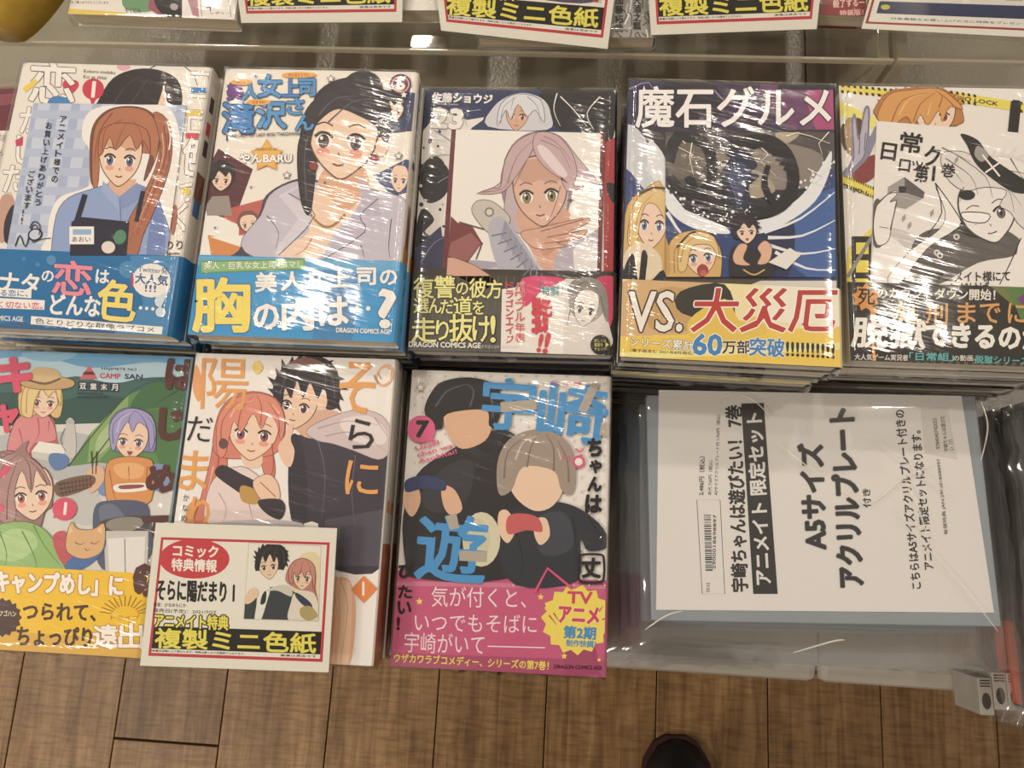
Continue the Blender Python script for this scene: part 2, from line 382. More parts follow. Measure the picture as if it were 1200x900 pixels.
def spine_art(t, bands, base):
    """colour blocks along the spine: (v from the head 0..1, v, colour)"""
    me = bpy.data.meshes.new('spine_print'); V, Fs, C = [], [], []
    x = BW / 2 + .00045; bands = [(0, 1, base, 0, 1)] + list(bands)
    for a, b, c, z0, z1 in bands:
        n = len(V); ya, yb = BH / 2 - a * BH, BH / 2 - b * BH
        V += [(x, ya, z0 * t), (x, yb, z0 * t), (x, yb, z1 * t), (x, ya, z1 * t)]; x += .00002; Fs.append((n, n + 1, n + 2, n + 3)); C += list(lin(c)) * 4
    me.from_pydata(V, [], Fs); a = me.color_attributes.new('Col', 'FLOAT_COLOR', 'CORNER'); a.data.foreach_set('color', C); me.materials.append(INK); return me
class Book: pass
def stack(x, y, depth, rotdeg, title, toplabel, jacket, spine, frame, band=None, bandz=.0008, n=None, group=None, jit=.0016, filmtop=.0022):
    """a pile of wrapped volumes on the display table; returns the top one for its print"""
    T = TABLE_D - depth; n = n or max(2, round(T / .0150)); t = (T - .00035 - (n - 1) * .0014) / n; pitch = t + .0014
    rot = math.radians(rotdeg)
    pm = page_mesh(t); jm = wrap_mesh('dust_jacket', BW, -BH / 2, BH / 2, t, .0003, jacket); sm = spine_art(t, spine, jacket)
    fm = [film_mesh(BW, BH, t, s, top=.0010) for s in (3, 4, 5)]; ft = film_mesh(BW, BH, t, 11, top=filmtop, nx=22, ny=30)
    bmesh_band = wrap_mesh('paper_band', BW, band[0], band[1], t, .0007, band[2]) if band else None
    base = CAMZ - TABLE_D
    top = None; rnd = random.Random(title)
    for k in range(n):                       # k = 0 is the top volume
        tp = k == 0
        ox, oy = (0, 0) if tp else (rnd.uniform(-jit, jit), rnd.uniform(-jit, jit) + .0006)
        r = empty('manga_volume', (x + ox, y + oy, base + pitch * (n - 1 - k)), rot if tp else rot + rnd.uniform(-.008, .008))
        lab = toplabel if tp else ('%s copy from the top in the %s stack' % (ORD[k], title) if k < n - 1 else 'lowest copy in the %s stack, on the grey table' % title)
        tag(r, lab, 'book', group or 'copies in the %s stack' % title)
        obj('page_block', pm, None, r); j = obj('dust_jacket', jm, None, r); obj('spine_print', sm, None, j)
        if band:
            b = obj('paper_band', wrap_mesh('paper_band', BW, band[0], band[1], t, .0003 + bandz, band[2]) if tp else bmesh_band, None, r)
            if tp: tb = b
        w = obj('shrink_wrap', ft if tp else fm[k % 3], None, r)
        if tp:
            top = r; top_j = j
    k = Book(); k.root = top; k.t = t; k.pitch = pitch; k.jacket = top_j; k.band = tb if band else None
    z = base + pitch * (n - 1); k.zb = z; k.rot = rot
    c, s_ = math.cos(rot), math.sin(rot)
    rect = [(-BW / 2, -BH / 2), (BW / 2 - .0008, -BH / 2), (BW / 2 - .0008, BH / 2), (-BW / 2, BH / 2)]
    k.cz = t + .00035
    k.cover = Art(Plane((x, y, z + k.cz), (c, s_, 0), (-s_, c, 0)), rect, frame)
    if band:
        k.bz = t + .00035 + bandz
        k.bandart = Art(Plane((x, y, z + k.bz), (c, s_, 0), (-s_, c, 0)), [(-BW / 2, band[0]), (BW / 2 - .0008, band[0]), (BW / 2 - .0008, band[1]), (-BW / 2, band[1])], frame)
    k.frame = frame
    return k
def finish(k):
    k.cover.build('cover_print', k.jacket, (0, 0, k.cz))
    if k.band: k.bandart.build('band_print', k.band, (0, 0, k.bz))
def sheet(name, px, depth, thick, hexcol, label, cat, frame, group=None, inset=0):
    """a flat rectangular card measured by its four corners (top left, top right, bottom right, bottom left)"""
    if not isinstance(depth, (list, tuple)): depth = [depth] * 4
    q = [at(a, b, d) for (a, b), d in zip(px, depth)]; o = sum(q, Vector()) / 4
    ex = ((q[1] - q[0]) + (q[2] - q[3])).normalized(); pl = Plane(o, ex, (q[0] - q[3]) + (q[1] - q[2]))
    root = bpy.data.objects.new(name, None)
    pts = [((v - o).dot(pl.ex), (v - o).dot(pl.ey)) for v in q][::-1]
    bm = bmesh.new(); A = [bm.verts.new((a, b, -thick)) for a, b in pts]; B = [bm.verts.new((a, b, 0)) for a, b in pts]
    bm.faces.new(A[::-1]); bm.faces.new(B)
    for i in range(4): bm.faces.new((A[i], A[(i + 1) % 4], B[(i + 1) % 4], B[i]))
    me = bpy.data.meshes.new(name); bm.to_mesh(me); bm.free(); colour_all(me, hexcol); me.materials.append(INK)
    ob = obj(name, me); M = Matrix((pl.ex, pl.ey, pl.n)).transposed().to_4x4(); M.translation = o; ob.matrix_world = M
    tag(ob, label, cat, group)
    art = Art(pl, pts, frame); art.ob = ob; art.pts = pts
    return art

# ------------------------------------------------------------------ the setting: shop floor of wooden boards
def mat_wood():
    m, t, p = nt('walnut_floorboard')
    oi = t.nodes.new('ShaderNodeObjectInfo'); tc = t.nodes.new('ShaderNodeTexCoord')
    cmb = t.nodes.new('ShaderNodeCombineXYZ'); mul = node(t, 'ShaderNodeMath', operation='MULTIPLY'); mul.inputs[1].default_value = 37
    t.links.new(oi.outputs['Random'], mul.inputs[0]); t.links.new(mul.outputs[0], cmb.inputs[2]); t.links.new(mul.outputs[0], cmb.inputs[0])
    add = node(t, 'ShaderNodeVectorMath', operation='ADD'); t.links.new(tc.outputs['Object'], add.inputs[0]); t.links.new(cmb.outputs[0], add.inputs[1])
    def ns(scale, vec, det=5, dist=0):
        mp = t.nodes.new('ShaderNodeMapping'); mp.inputs['Scale'].default_value = vec; t.links.new(add.outputs[0], mp.inputs[0])
        n = t.nodes.new('ShaderNodeTexNoise'); n.inputs['Scale'].default_value = scale; n.inputs['Detail'].default_value = det; n.inputs['Distortion'].default_value = dist
        t.links.new(mp.outputs[0], n.inputs['Vector']); return n
    grain = ns(30, (3.2, .25, 1), 6, .8); saw = ns(60, (.5, 3.5, 1), 4); blot = ns(9, (1.6, .7, 1), 3, 1.2)
    r = t.nodes.new('ShaderNodeValToRGB'); e = r.color_ramp.elements
    e[0].position = .28; e[0].color = lin('#83603c'); e[1].position = .72; e[1].color = lin('#b8956a')
    x = e.new(.5); x.color = lin('#a27e52')
    t.links.new(grain.outputs['Fac'], r.inputs[0])
    r2 = t.nodes.new('ShaderNodeValToRGB'); f = r2.color_ramp.elements; f[0].position = .36; f[0].color = (.45, .40, .36, 1); f[1].position = .56; f[1].color = (1, 1, 1, 1)
    t.links.new(saw.outputs['Fac'], r2.inputs[0])
    r3 = t.nodes.new('ShaderNodeValToRGB'); f = r3.color_ramp.elements; f[0].position = .38; f[0].color = (.5, .46, .42, 1); f[1].position = .62; f[1].color = (1, 1, 1, 1)
    t.links.new(blot.outputs['Fac'], r3.inputs[0])
    m1 = node(t, 'ShaderNodeMix', data_type='RGBA', blend_type='MULTIPLY'); m2 = node(t, 'ShaderNodeMix', data_type='RGBA', blend_type='MULTIPLY')
    t.links.new(r3.outputs[0], m1.inputs[0]) if False else None
    m1.inputs[0].default_value = .5; m2.inputs[0].default_value = .5
    t.links.new(r.outputs[0], m1.inputs[6]); t.links.new(r2.outputs[0], m1.inputs[7]); t.links.new(m1.outputs[2], m2.inputs[6]); t.links.new(r3.outputs[0], m2.inputs[7])
    hs = t.nodes.new('ShaderNodeHueSaturation'); mr = t.nodes.new('ShaderNodeMapRange'); mr.inputs[3].default_value = 1.0; mr.inputs[4].default_value = 1.25
    t.links.new(oi.outputs['Random'], mr.inputs[0]); t.links.new(mr.outputs[0], hs.inputs['Value']); t.links.new(m2.outputs[2], hs.inputs['Color'])
    t.links.new(hs.outputs[0], p.inputs['Base Color']); p.inputs['Roughness'].default_value = .42
    b = bump(t, grain.outputs['Fac'], .15, .001); t.links.new(b.outputs[0], p.inputs['Normal'])
    return m
WOOD = mat_wood()
DARK = mat_plain('dark_joint', '#2a1e14', .8)
floor = box_obj('floor', -1.8, 1.9, -1.6, 2.4, -.03, -.004, DARK); tag(floor, kind='structure')
bm = bmesh.new(); add_box(bm, -.0742, .0742, -.5, .5, -.004, 0, .0008); me = bpy.data.meshes.new('floorboard'); bm.to_mesh(me); bm.free(); me.materials.append(WOOD)
rnd = random.Random(5)
JX = -.5949 - .075
for i in range(-7, 16):
    x = JX + .15 * i + .0
    y0 = -1.3 + (0.0 if False else rnd.uniform(-.45, .0))
    if i == 1: y0 = -.2987 - .5015 - .5          # a board end shows at the bottom of the picture
    for j in range(4):
        cy = y0 + 1.003 * j + (.5 if i != 1 else .5)
        if i in (0, 2, 3, 4, 5, 6, 7, 8, 9, 10, 11, 12) and any(abs(cy + q - (-.24)) < .19 for q in (-.5, .5)): cy += .34
        o = obj('floorboard', me, None, floor); o.location = (x, cy, 0)

ceiling = box_obj('ceiling', -1.8, 1.9, -1.6, 2.4, 2.60, 2.63, mat_plain('ceiling_paint', '#cfc8bc', .9)); tag(ceiling, kind='structure')

# two display tables side by side, covered with a grey sheet
YF = -.0865
def table(x0, x1, label):
    t = empty('display_table', ((x0 + x1) / 2, .45, 0)); tag(t, label, 'table')
    hx = (x1 - x0) / 2; zt = CAMZ - TABLE_D
    top = box_obj('table_top', -hx + .0006, hx - .0006, YF - .45, .75, zt - .036, zt - .0006, TABLE, t, .006)
    box_obj('vinyl_sheet', -hx + .0006, hx - .0006, YF - .45 + .012, .745, zt - .0006, zt, SHEET, t)
    for a in (-1, 1): box_obj('side_panel', a * (hx - .03) - .012, a * (hx - .03) + .012, YF - .45 + .10, .74, 0, zt - .036, TABLE, t)
    box_obj('front_panel', -hx + .042, hx - .042, YF - .45 + .12, YF - .45 + .14, .06, zt - .036, TABLE, t)
    box_obj('shelf', -hx + .042, hx - .042, YF - .45 + .14, .73, .06, .08, TABLE, t)
table(-1.0, .1994, 'long cream display table with grey top carrying most of the manga stacks')
table(.1994, 1.0, 'cream display table at the right, front seam below the clear bagged sets')

# clear acrylic risers at the back
def riser(x0, x1, yf, label, legx):
    zt = CAMZ - .50; r = empty('acrylic_riser', ((x0 + x1) / 2, yf, CAMZ - TABLE_D)); tag(r, label, 'display riser', 'clear acrylic risers along the back of the tables')
    hx = (x1 - x0) / 2; h = .1
    box_obj('riser_deck', -hx, hx, .004, .34, h - .005, h, ACRYL, r, .0005)
    box_obj('front_edge', -hx, hx, .0015, .004, h - .0052, h + .0002, ACEDGE, r, .001)
    for lx in legx: box_obj('leg', lx - .004 - r.location.x, lx + .004 - r.location.x, .0045, .33, 0, h - .0052, ACEDGE, r, .001)
riser(-.98, .2285, .3487, 'long clear acrylic riser behind the upper row of manga', (-.95, .2235))
riser(.2305, .98, .3492, 'clear acrylic riser at the right, beginning at the seam near the corner', (.2365, .95))

# ------------------------------------------------------------------ upper row of stacks
SK = '#f1d0b6'
# --- stack 0, only its right end in the picture
k = stack(-.4316, .200, .470, 2.5, 'maroon-topped manga', 'maroon and white manga volume at the left picture edge, beside the heart-titled stack', '#e9e2d8',
          [(0, .35, '#6b2230', 0, 1), (.35, 1, '#e9e2d8', 0, 1)], (0, 60, 2.5), jit=.001)
A = k.cover
A.p('#e9e2d8', '-500,-100 300,-100 300,900 -500,900', False); A.p('#6e2433', '-200,60 44,60 75,110 78,200 40,232 -200,236', False); A.p('#8d4450', '-200,150 60,120 66,150 -200,190', False); A.p('#4d1a26', '-200,86 50,84 64,98 -200,104', False)
A.t('お前', -2, 240, 22, 22, '#2c2826', rot=12, b=.0); A.t('ん', 0, 285, 14, 20, '#2c2826', rot=12, b=.0); A.e('#7a5240', -6, 470, 30, 60, 10)
finish(k)

# --- stack 1: white cover with outlined lettering, blue band, gingham bonus card
k = stack(-.2988, .2013, .4388, -.16, 'heart title manga', 'white manga volume with outlined title, red heart, gingham card and blue band', '#ece6dd',
          [(0, .06, '#dcd6cc', 0, 1), (.10, .16, '#3b2a2a', .3, .7), (.2, .25, '#e03a5a', .3, .7), (.27, .33, '#3b2a2a', .3, .7), (.4, .5, '#8a5a48', .1, .9), (.5, .56, '#3f78b8', .2, .8)],
          (0, 60, 2.5), band=(-.091, -.040, '#1d6fa8'), bandz=.0013, filmtop=.0028)
A = k.cover; O = '#4a3430'; Wt = '#f3eee6'
A.e('#e6a9b4', 362, 45, 20, 12)
A.g('#d92b50', '0,1 -1,.1 -1,-.6 -.5,-.9 0,-.5 .5,-.9 1,-.6 1,.1', 207, 104, 22, 22)
A.p('#2a2226', '268,200 285,150 330,80 400,52 470,56 520,84 534,130 530,170 520,200')
A.l('#2a2226', '440,50 500,28 560,60 578,100', 3, 2); A.p(SK, '462,160 480,100 492,160', False); A.strands('#4a4048', '330,160 370,100 420,70; 380,160 420,100 440,75; 500,160 500,110 470,75', 4)
A.e('#d42a4c', 273, 111, 32, 31); A.p('#d42a4c', '262,135 285,135 270,162', False); A.t('1', 262, 90, 20, 44, '#f6efe8', b=.09, shear=.1)
A.t('Kokoro irodoku\nKoi ga shitai', 246, 53, 92, 30, '#3a3030', rot=3, b=.01)
for ch, x, y, w, h in (('恋', 92, 30, 130, 118), ('が', 62, 158, 70, 80), ('し', 52, 248, 48, 80), ('た', 12, 335, 70, 76), ('い', -14, 412, 56, 56)):
    A.t(ch, x, y, w, h, Wt, rot=3, b=.05, out=O, ow=.025)
A.p('#f0d040', '66,108 104,80 112,92 76,122', False); A.p('#3f86c4', '140,148 160,132 192,136 206,150 196,166 150,166'); A.p('#d0305a', '45,262 68,250 66,276 48,280', False)
for ch, x, y, w, h in (('コ', 560, 60, 62, 60), ('コ', 556, 126, 60, 58), ('ロ', 552, 190, 56, 54), ('色', 542, 250, 62, 112), ('づ', 530, 368, 62, 70), ('く', 512, 444, 38, 80)):
    A.t(ch, x, y, w, h, Wt, rot=4, b=.05, out=O, ow=.025)
A.r('#2f86cc', 560, 108, 604, 122); A.r('#e8c83a', 546, 174, 588, 190); A.r('#d63a5c', 544, 240, 582, 256); A.e('#e8c83a', 546, 412, 11); A.e('#e8c83a', 536, 404, 6)
A.t('のり', 482, 555, 54, 26, '#3a3030', b=.03); A.t('higusa', 482, 588, 44, 10, '#3a3030')
A.p('#c79a86', '0,440 30,420 50,470 40,520 0,560'); A.p('#2d2a3c', '14,500 40,450 56,500 50,560 16,560'); A.p('#b0685a', '500,480 516,450 520,500 505,540')
B = k.bandart
B.p('#165d92', '-40,800 600,760 600,900 -40,900', False); B.e('#4b92c4', 150, 612, 14); B.e('#3f89bd', 110, 625, 7); B.e('#3f89bd', 172, 640, 8); B.e('#3f89bd', 70, 608, 6); B.e('#3f89bd', 375, 640, 26)
B.p('#3a88c0', '380,600 600,600 560,860 300,860 420,740', False)
B.t('ナタ', 4, 645, 112, 56, '#f3f0ea', rot=5, b=.06); B.t('の', 124, 642, 34, 32, '#f3f0ea', rot=4, b=.05)
B.t('恋', 160, 612, 112, 98, '#ef8aa0', rot=4, b=.05, out='#1d4f86', ow=.03); B.t('は', 283, 640, 38, 38, '#f3f0ea', rot=4, b=.06)
B.t('どんな', 150, 712, 145, 58, '#f3f0ea', rot=3, b=.06); B.t('色', 293, 668, 110, 116, '#f4dd62', rot=5, b=.05, out='#1d4f86', ow=.03)
for i in range(3): B.e('#f3f0ea', 412 + i * 18, 752 + i * 1.5, 5)
B.t('?', 458, 668, 36, 106, '#cfe0ee', b=.09, out='#1d4f86', ow=.02)
B.p('#f1eee8', '-30,690 93,700 92,724 -30,716', False); B.t('躍る恋に、', -24, 697, 106, 19, '#2a6ea8', rot=2, b=.04)
B.p('#f1eee8', '-30,722 132,730 130,758 -30,752', False); B.t('く切ない恋。', -4, 732, 130, 20, '#d8466a', rot=2, b=.04)
B.t('COMICS AGE', -30, 773, 98, 14, '#e8eef2', rot=3, b=.05)
B.p('#f1eee8', '92,776 478,808 474,830 90,800', False); B.t('色とりどりな群像ラブコメ', 104, 781, 350, 17, '#2c3c50', rot=4.4, b=.02)
B.e('#f0ece6', 444, 672, 56, 50); B.e('#c23a64', 388, 672, 4, 22); B.t('Twitter発', 406, 628, 88, 19, '#2a5e9c', rot=5, b=.02); B.t('大人気', 398, 650, 96, 30, '#2a5e9c', rot=5, b=.06); B.t('!!!', 426, 684, 32, 20, '#2a5e9c', rot=4, b=.05)
finish(k)
q = [(0 + x / 2.5, 60 + y / 2.5) for x, y in ((98, 152), (546, 158), (484, 625), (16, 596))]
C = sheet('bonus_card', q, .4388 - .0010, .0004, '#eee9e2', 'pale blue gingham illustration card with handwritten thanks under the left cover film', 'card', (0, 60, 2.5))
C.p('#c8d2e6', '60,100 600,100 560,700 -60,700', False)
for i in range(9):
    x = 90 + i * 62; C.p('#a9b8d8', [(x, 130), (x + 26, 130), (x - 60, 640), (x - 88, 640)], False)
for i in range(8):
    y = 172 + i * 56; C.p('#b4c2de', [(0, y), (600, y + 6), (600, y + 30), (0, y + 24)], False)
C.p('#f2eee8', '262,290 240,250 252,190 300,162 420,158 500,170 530,280 512,420 520,600 150,600 140,540 150,470 180,425 260,395 262,340', True)
C.p('#7d4c38', '268,390 262,320 268,230 300,182 350,162 420,166 462,200 470,262 452,330 420,380 440,240 300,260 290,380')
C.p('#b8714f', '272,395 270,300 280,220 320,176 370,164 430,176 462,220 464,280 450,330 436,300 300,300 292,340 286,395')
C.p('#8fa6d6', '150,585 165,480 200,430 262,406 310,392 330,384 410,392 450,420 478,470 480,600 150,600'); C.p('#7188c2', '410,400 452,425 480,480 480,600 430,600 440,480')
C.p('#e2b291', '318,380 400,375 392,410 350,425 322,408', False); C.face(352, 312, 62, 82, 4, SK, '#5a6c9c', blush='#eba68c', shade='#dca584')
C.p('#9cb0de', '302,380 345,425 352,470 322,440 298,410', False); C.p('#8398cc', '402,385 352,425 352,465 400,440 420,410', False); C.l('#5a6ea6', '352,430 354,500', 2)
C.p('#b8714f', '288,300 300,230 360,210 430,230 440,300 420,262 400,290 380,246 340,290 322,252 300,300'); C.strands('#8e5138', '300,290 310,230 360,200; 340,280 360,230 380,205; 420,280 410,230 385,200; 330,180 290,240 276,330', 3)
C.p('#b06a48', '450,180 490,200 505,270 495,350 460,450 420,540 400,600 350,600 370,510 430,400 462,320 466,250'); C.strands('#7e4632', '480,220 488,300 450,420 400,540; 470,260 470,330 430,430 380,560; 492,240 496,320 470,400', 4); C.strands('#d69a74', '475,240 478,310 440,420 392,530', 5)
C.l('#eee3d8', '490,206 500,250 495,290', 4); C.p('#22263c', '210,500 240,486 380,500 372,600 205,600', False); C.l('#22263c', '250,420 222,510', 16); C.l('#22263c', '420,410 400,500', 14)
C.r('#f3f0ec', 204, 514, 276, 566); C.r('#8fb6d8', 214, 522, 268, 538); C.t('あおい', 212, 544, 54, 15, '#2a2a38', b=.02); C.e('#4c8a6a', 352, 545, 18, 22, 20); C.e('#e6dcd2', 318, 575, 20, 18)
for t_, x, y, n_ in (('アニメイト様での', 158, 190, 8), ('お買い上げありがとう', 130, 208, 10), ('ございます!!', 88, 350, 7)):
    st = 25 if n_ > 7 else 23
    for i, ch in enumerate(t_): C.t(ch, x + {8: 20, 10: 6, 7: -2}[n_] - i * 3.6, y + i * st, 18, 19, '#20202a', rot=6, b=.03)
C.l('#20202a', '46,572 60,540 76,574 90,530 100,510 112,520 96,560 120,552 150,548', 4, 2); C.e('#20202a', 104, 538, 22, 18, -20); C.e('#c8d2e6', 104, 538, 17, 14, -20); C.l('#20202a', '88,520 100,500 118,510 116,540', 3)
C.build('illustration', C.ob)

# --- stack 2: white cover, grey blazer, blue band
k = stack(-.1632, .2046, .4445, .28, 'blazer cover manga', 'white manga volume number 5 with lilac-grey blazer figure and bright blue band', '#efe9df',
          [(.02, .3, '#6a5a86', .35, .65), (.33, .36, '#3a2a2a', .3, .7), (.5, .66, '#8a4a34', .2, .8), (.66, 1, '#c98a28', 0, 1)], (210, 70, 2.5724), band=(-.091, -.0395, '#3a9ad6'), filmtop=.0022)
A = k.cover
A.p('#2d3a64', '612,90 712,100 700,215 640,222 606,190', False); A.p('#5c2a34', '118,268 222,330 168,480 60,480 68,360', False); A.p('#3a4a7c', '684,300 720,310 690,440 640,410 584,350', False)
A.p('#c25a50', '136,452 256,420 300,470 230,520 130,540', False); A.p('#f2eee6', '80,455 180,498 180,610 60,610', False); A.p('#dc8a3c', '86,528 190,548 300,590 300,610 100,612', False); A.p('#f4f0e8', '92,534 180,530 290,580 190,566', False)
A.e('#25212a', 128, 350, 38, 48); A.face(127, 362, 30, 32, 4, SK, '#3a3034', blush='#e89880'); A.p('#25212a', '92,370 96,320 128,304 166,324 166,370 152,340 140,352 120,336 108,356'); A.p('#9a9088', '80,440 100,412 150,410 160,470 84,470', False)
A.e('#7e5440', 208, 488, 34, 34); A.face(210, 496, 26, 25, -8, SK, '#4a3034', mouth=1, blush='#e88870')
A.e('#28242a', 648, 145, 34, 40); A.face(650, 152, 25, 32, 5, SK, '#3a3038', mouth=1, blush='#e89880'); A.p('#28242a', '620,150 624,112 650,100 680,116 680,150 664,126 648,138 636,124')
A.face(664, 362, 26, 38, 4, SK, '#4a4038'); A.p('#f5f1ea', '620,395 660,410 690,400 690,440 620,430', False)
A.p('#45405a', '180,575 240,470 262,410 330,368 398,362 600,395 680,440 690,612 640,612 180,600'); A.p('#c6c0d0', '186,560 246,470 272,410 330,374 400,368 640,404 688,450 690,612 300,612'); A.strands('#6a647c', '265,470 300,520 290,570; 640,480 632,560 636,600; 420,520 400,560 380,600; 548,560 560,600', 4)
A.p('#dea987', '440,330 560,330 560,420 500,470 400,470 410,420'); A.p(SK, '405,400 450,410 500,460 560,410 556,440 470,520 420,600 300,605 320,560 390,520', True); A.l('#b67c5c', '400,540 380,572 350,590', 4, 2)
A.p('#d6d0de', '398,362 330,404 410,470 350,545 290,600 300,560 360,480 300,410', False); A.p('#bdb6ca', '540,350 600,420 610,470 540,470 560,520 430,600 520,470 548,430', False); A.l('#5a546c', '330,404 410,470 300,590', 3); A.l('#5a546c', '600,420 545,472 560,520 440,600', 3)
for i in range(17):
    a = i / 16; A.e('#a87838', 392 + 106 * a, 462 + 40 * math.sin(a * 3.1) + 6 * a, 4.5); 
A.p('#201c24', '396,200 410,110 480,60 590,60 640,150 636,230 600,290 590,220 440,215 420,280 398,460 370,440 356,330 362,240')
A.face(494, 236, 104, 122, 4, SK, '#5a4a44', turn=-.08, blush='#ec9c84'); A.e(SK, 612, 262, 18, 32, 12); A.e('#201c24', 554, 84, 60, 50)
A.p('#2a2630', '362,300 372,180 410,120 470,90 560,95 620,150 630,250 608,235 590,200 540,170 480,150 430,180 405,220 396,290 402,380 398,465 372,400')
A.strands('#5c5058', '420,170 470,120 540,110; 450,190 520,130 580,120; 600,200 590,160 560,125; 385,420 378,300 396,200', 5); A.e('#8f3434', 406, 322, 13, 13); A.e('#8f3434', 588, 300, 14, 14); A.e('#d88a80', 585, 296, 4)
def mot(s, x, y, w, h, c1, c2): A.t(s, x, y, w, h, c1, rot=0, b=.07, out=c2, ow=.05)
for ch, x, y, w, h, c1, c2 in (('美', 146, 72, 46, 50, '#7a3f98', '#2a2348'), ('人', 192, 72, 46, 50, '#3f98d8', '#1d3a70'), ('女', 240, 48, 68, 66, '#3f98d8', '#1d3a70'), ('上', 312, 60, 50, 52, '#3a7fd0', '#1d3a70'), ('司', 362, 60, 48, 50, '#3f98d8', '#1d3a70'),
                              ('滝', 134, 132, 92, 90, '#2f86d0', '#1b3560'), ('沢', 236, 128, 86, 80, '#3f98d8', '#1b3560'), ('さ', 326, 118, 50, 48, '#3f98d8', '#1d3a70'), ('ん', 352, 170, 54, 44, '#3f98d8', '#1d3a70')): mot(ch, x, y, w, h, c1, c2)
for cx, cy, s_ in ((188, 70, 'びじん'), (362, 48, 'おんなじょうし'), (240, 130, 'たきざわ')): A.e('#f0a838', cx, cy, 12 * len(s_) ** .7 + 6, 9); A.t(s_, cx - 4.5 * len(s_), cy - 5, 9 * len(s_), 10, '#4a2a18', b=.02)
A.t('THE GREATEST LADY BOSS "TAKIZAWASAN"', 154, 226, 228, 10, '#3a3040', rot=-2, b=.04); A.r('#3a3040', 143, 230, 148, 246); A.r('#3a3040', 387, 214, 392, 230)
A.star('#e8a22c', 265, 292, 52, .55); A.star('#f2b640', 265, 292, 44, .55); A.t('PRESENTED BY', 232, 268, 66, 8, '#7a4a18', b=.03); A.t('やんBARU', 184, 284, 156, 28, '#fbf8f2', b=.08, out='#5a4434', ow=.05)
A.e('#5b2c7c', 668, 76, 33, 31); A.e('#f2b23c', 668, 76, 27, 25); A.e('#5b2c7c', 668, 76, 23, 21); A.t('5', 655, 60, 26, 32, '#fbf0d8', b=.09)
for x, y in ((458, 60), (326, 350), (662, 292), (678, 108)): A.star('#55506a', x, y, 14, .5); A.star('#f4efe6', x, y, 10, .5)
for x, y in ((110, 508), (218, 386), (232, 52), (440, 372)): A.star('#3a6aa8', x, y, 5)
B = k.bandart; B.p('#2f86c2', '440,600 560,600 520,850 400,850', False); B.p('#59aee0', '30,590 700,610 690,640 30,620', False)
B.p('#5d9c58', '62,606 378,600 380,632 64,645', False); B.p('#8cc078', '66,610 374,604 376,628 68,640', False); B.t('美人・巨乳な女上司4コマ！', 74, 610, 286, 22, '#f6f4ea', rot=-1, b=.03, out='#3a6a38', ow=.03)
B.t('胸', 44, 660, 166, 158, '#f8e04c', b=.06, out='#3c7cb4', ow=.04); Wb = '#f4f1ec'
for ch, x, y, w, h in (('美', 230, 642, 64, 58), ('人', 308, 640, 66, 56), ('な', 388, 636, 52, 50), ('上', 452, 634, 66, 50), ('司', 536, 628, 56, 50), ('の', 606, 634, 50, 44), ('の', 226, 738, 72, 74), ('内', 312, 722, 92, 92), ('は', 424, 716, 84, 84), ('?', 604, 694, 46, 112)):
    B.t(ch, x, y, w, h, Wb, b=.07, out='#3573a8', ow=.035)
B.e(Wb, 536, 748, 7); B.e(Wb, 570, 750, 7); B.t('DRAGON COMICS AGE', 474, 808, 162, 14, '#f4f1ec', rot=2, b=.07, out='#3573a8', ow=.04)
finish(k)

# --- stack 3: dark blue cover, number 23, bonus card with maroon sides
k = stack(-.0318, .2061, .4635, 1.13, 'dark blue number 23 manga', 'dark blue manga volume number 23 with paint-splash cover and silver-haired bonus card', '#26335c',
          [(0, 1, '#a82f38', 0, 1), (.12, .2, '#1c1c22', .2, .8), (.3, .42, '#d8ccc4', .3, .6), (.66, 1, '#232326', 0, 1)], (470, 90, 2.5704), band=(-.091, -.0365, '#33332f'), bandz=.0013, filmtop=.0028)
A = k.cover
A.p('#e9e5df', '640,20 660,40 650,860 560,860 600,400 520,60 420,20', False); A.p('#e6e2dc', '70,150 160,90 250,120 200,170 170,280 130,480 40,430 60,300'); A.p('#1e2d5c', '60,30 330,30 320,110 200,130 120,100 60,170', False)
A.p('#1a1a20', '60,270 110,240 150,300 130,360 80,380 52,330'); A.p('#1a1a20', '430,40 640,40 636,200 600,300 560,170 480,160 440,110'); A.p('#1a1a20', '60,400 100,430 70,470 100,500 40,520')
for i in range(34): A.e(random.choice(['#1a1a20', '#e9e5df', '#26335c']), random.uniform(50, 170), random.uniform(140, 560), random.uniform(2, 7))
A.p('#cfd0d8', '262,150 280,90 330,56 380,50 430,70 450,110 440,160'); A.face(350, 116, 34, 46, 6, '#d9a88c', '#8a3a30'); A.p('#d9dae0', '290,150 300,84 350,52 420,70 432,140 404,100 380,120 352,84 330,130 316,100'); A.strands('#8e90a4', '300,140 310,90 350,60; 380,60 410,90 420,140; 340,62 330,100', 3); A.strands('#e9e5df', '480,60 520,100 560,150; 600,60 560,110 580,160; 470,50 460,100 480,150', 4)
A.p('#30365c', '40,520 120,450 140,600 40,600', False); A.p('#b03038', '612,200 650,180 646,600 610,600', False); A.p('#20202a', '620,320 648,330 640,380 622,350')
A.strands('#8f92a8', '100,160 190,230 90,240 60,290; 110,320 160,290; 60,560 100,500 150,480; 240,100 190,110 200,150', 3)
A.t('佐藤ショウジ', 94, 48, 182, 28, '#f2efea', rot=2, b=.09, out='#26335c', ow=.04); A.t('Shouji Sato', 96, 78, 76, 8, '#d8d4d0', rot=2); A.t('23', 96, 96, 88, 56, '#f0ece6', rot=3, b=.12, out='#888078', ow=.04, shear=.06)
B = k.bandart; B.p('#56544c', '20,600 340,600 320,850 20,850', False); B.p('#3a3a34', '20,600 660,600 660,640 20,640', False)
for i in range(14): B.l('#6c6a5e', [(30 + i * 24, 600), (20 + i * 22, 850)], 2)
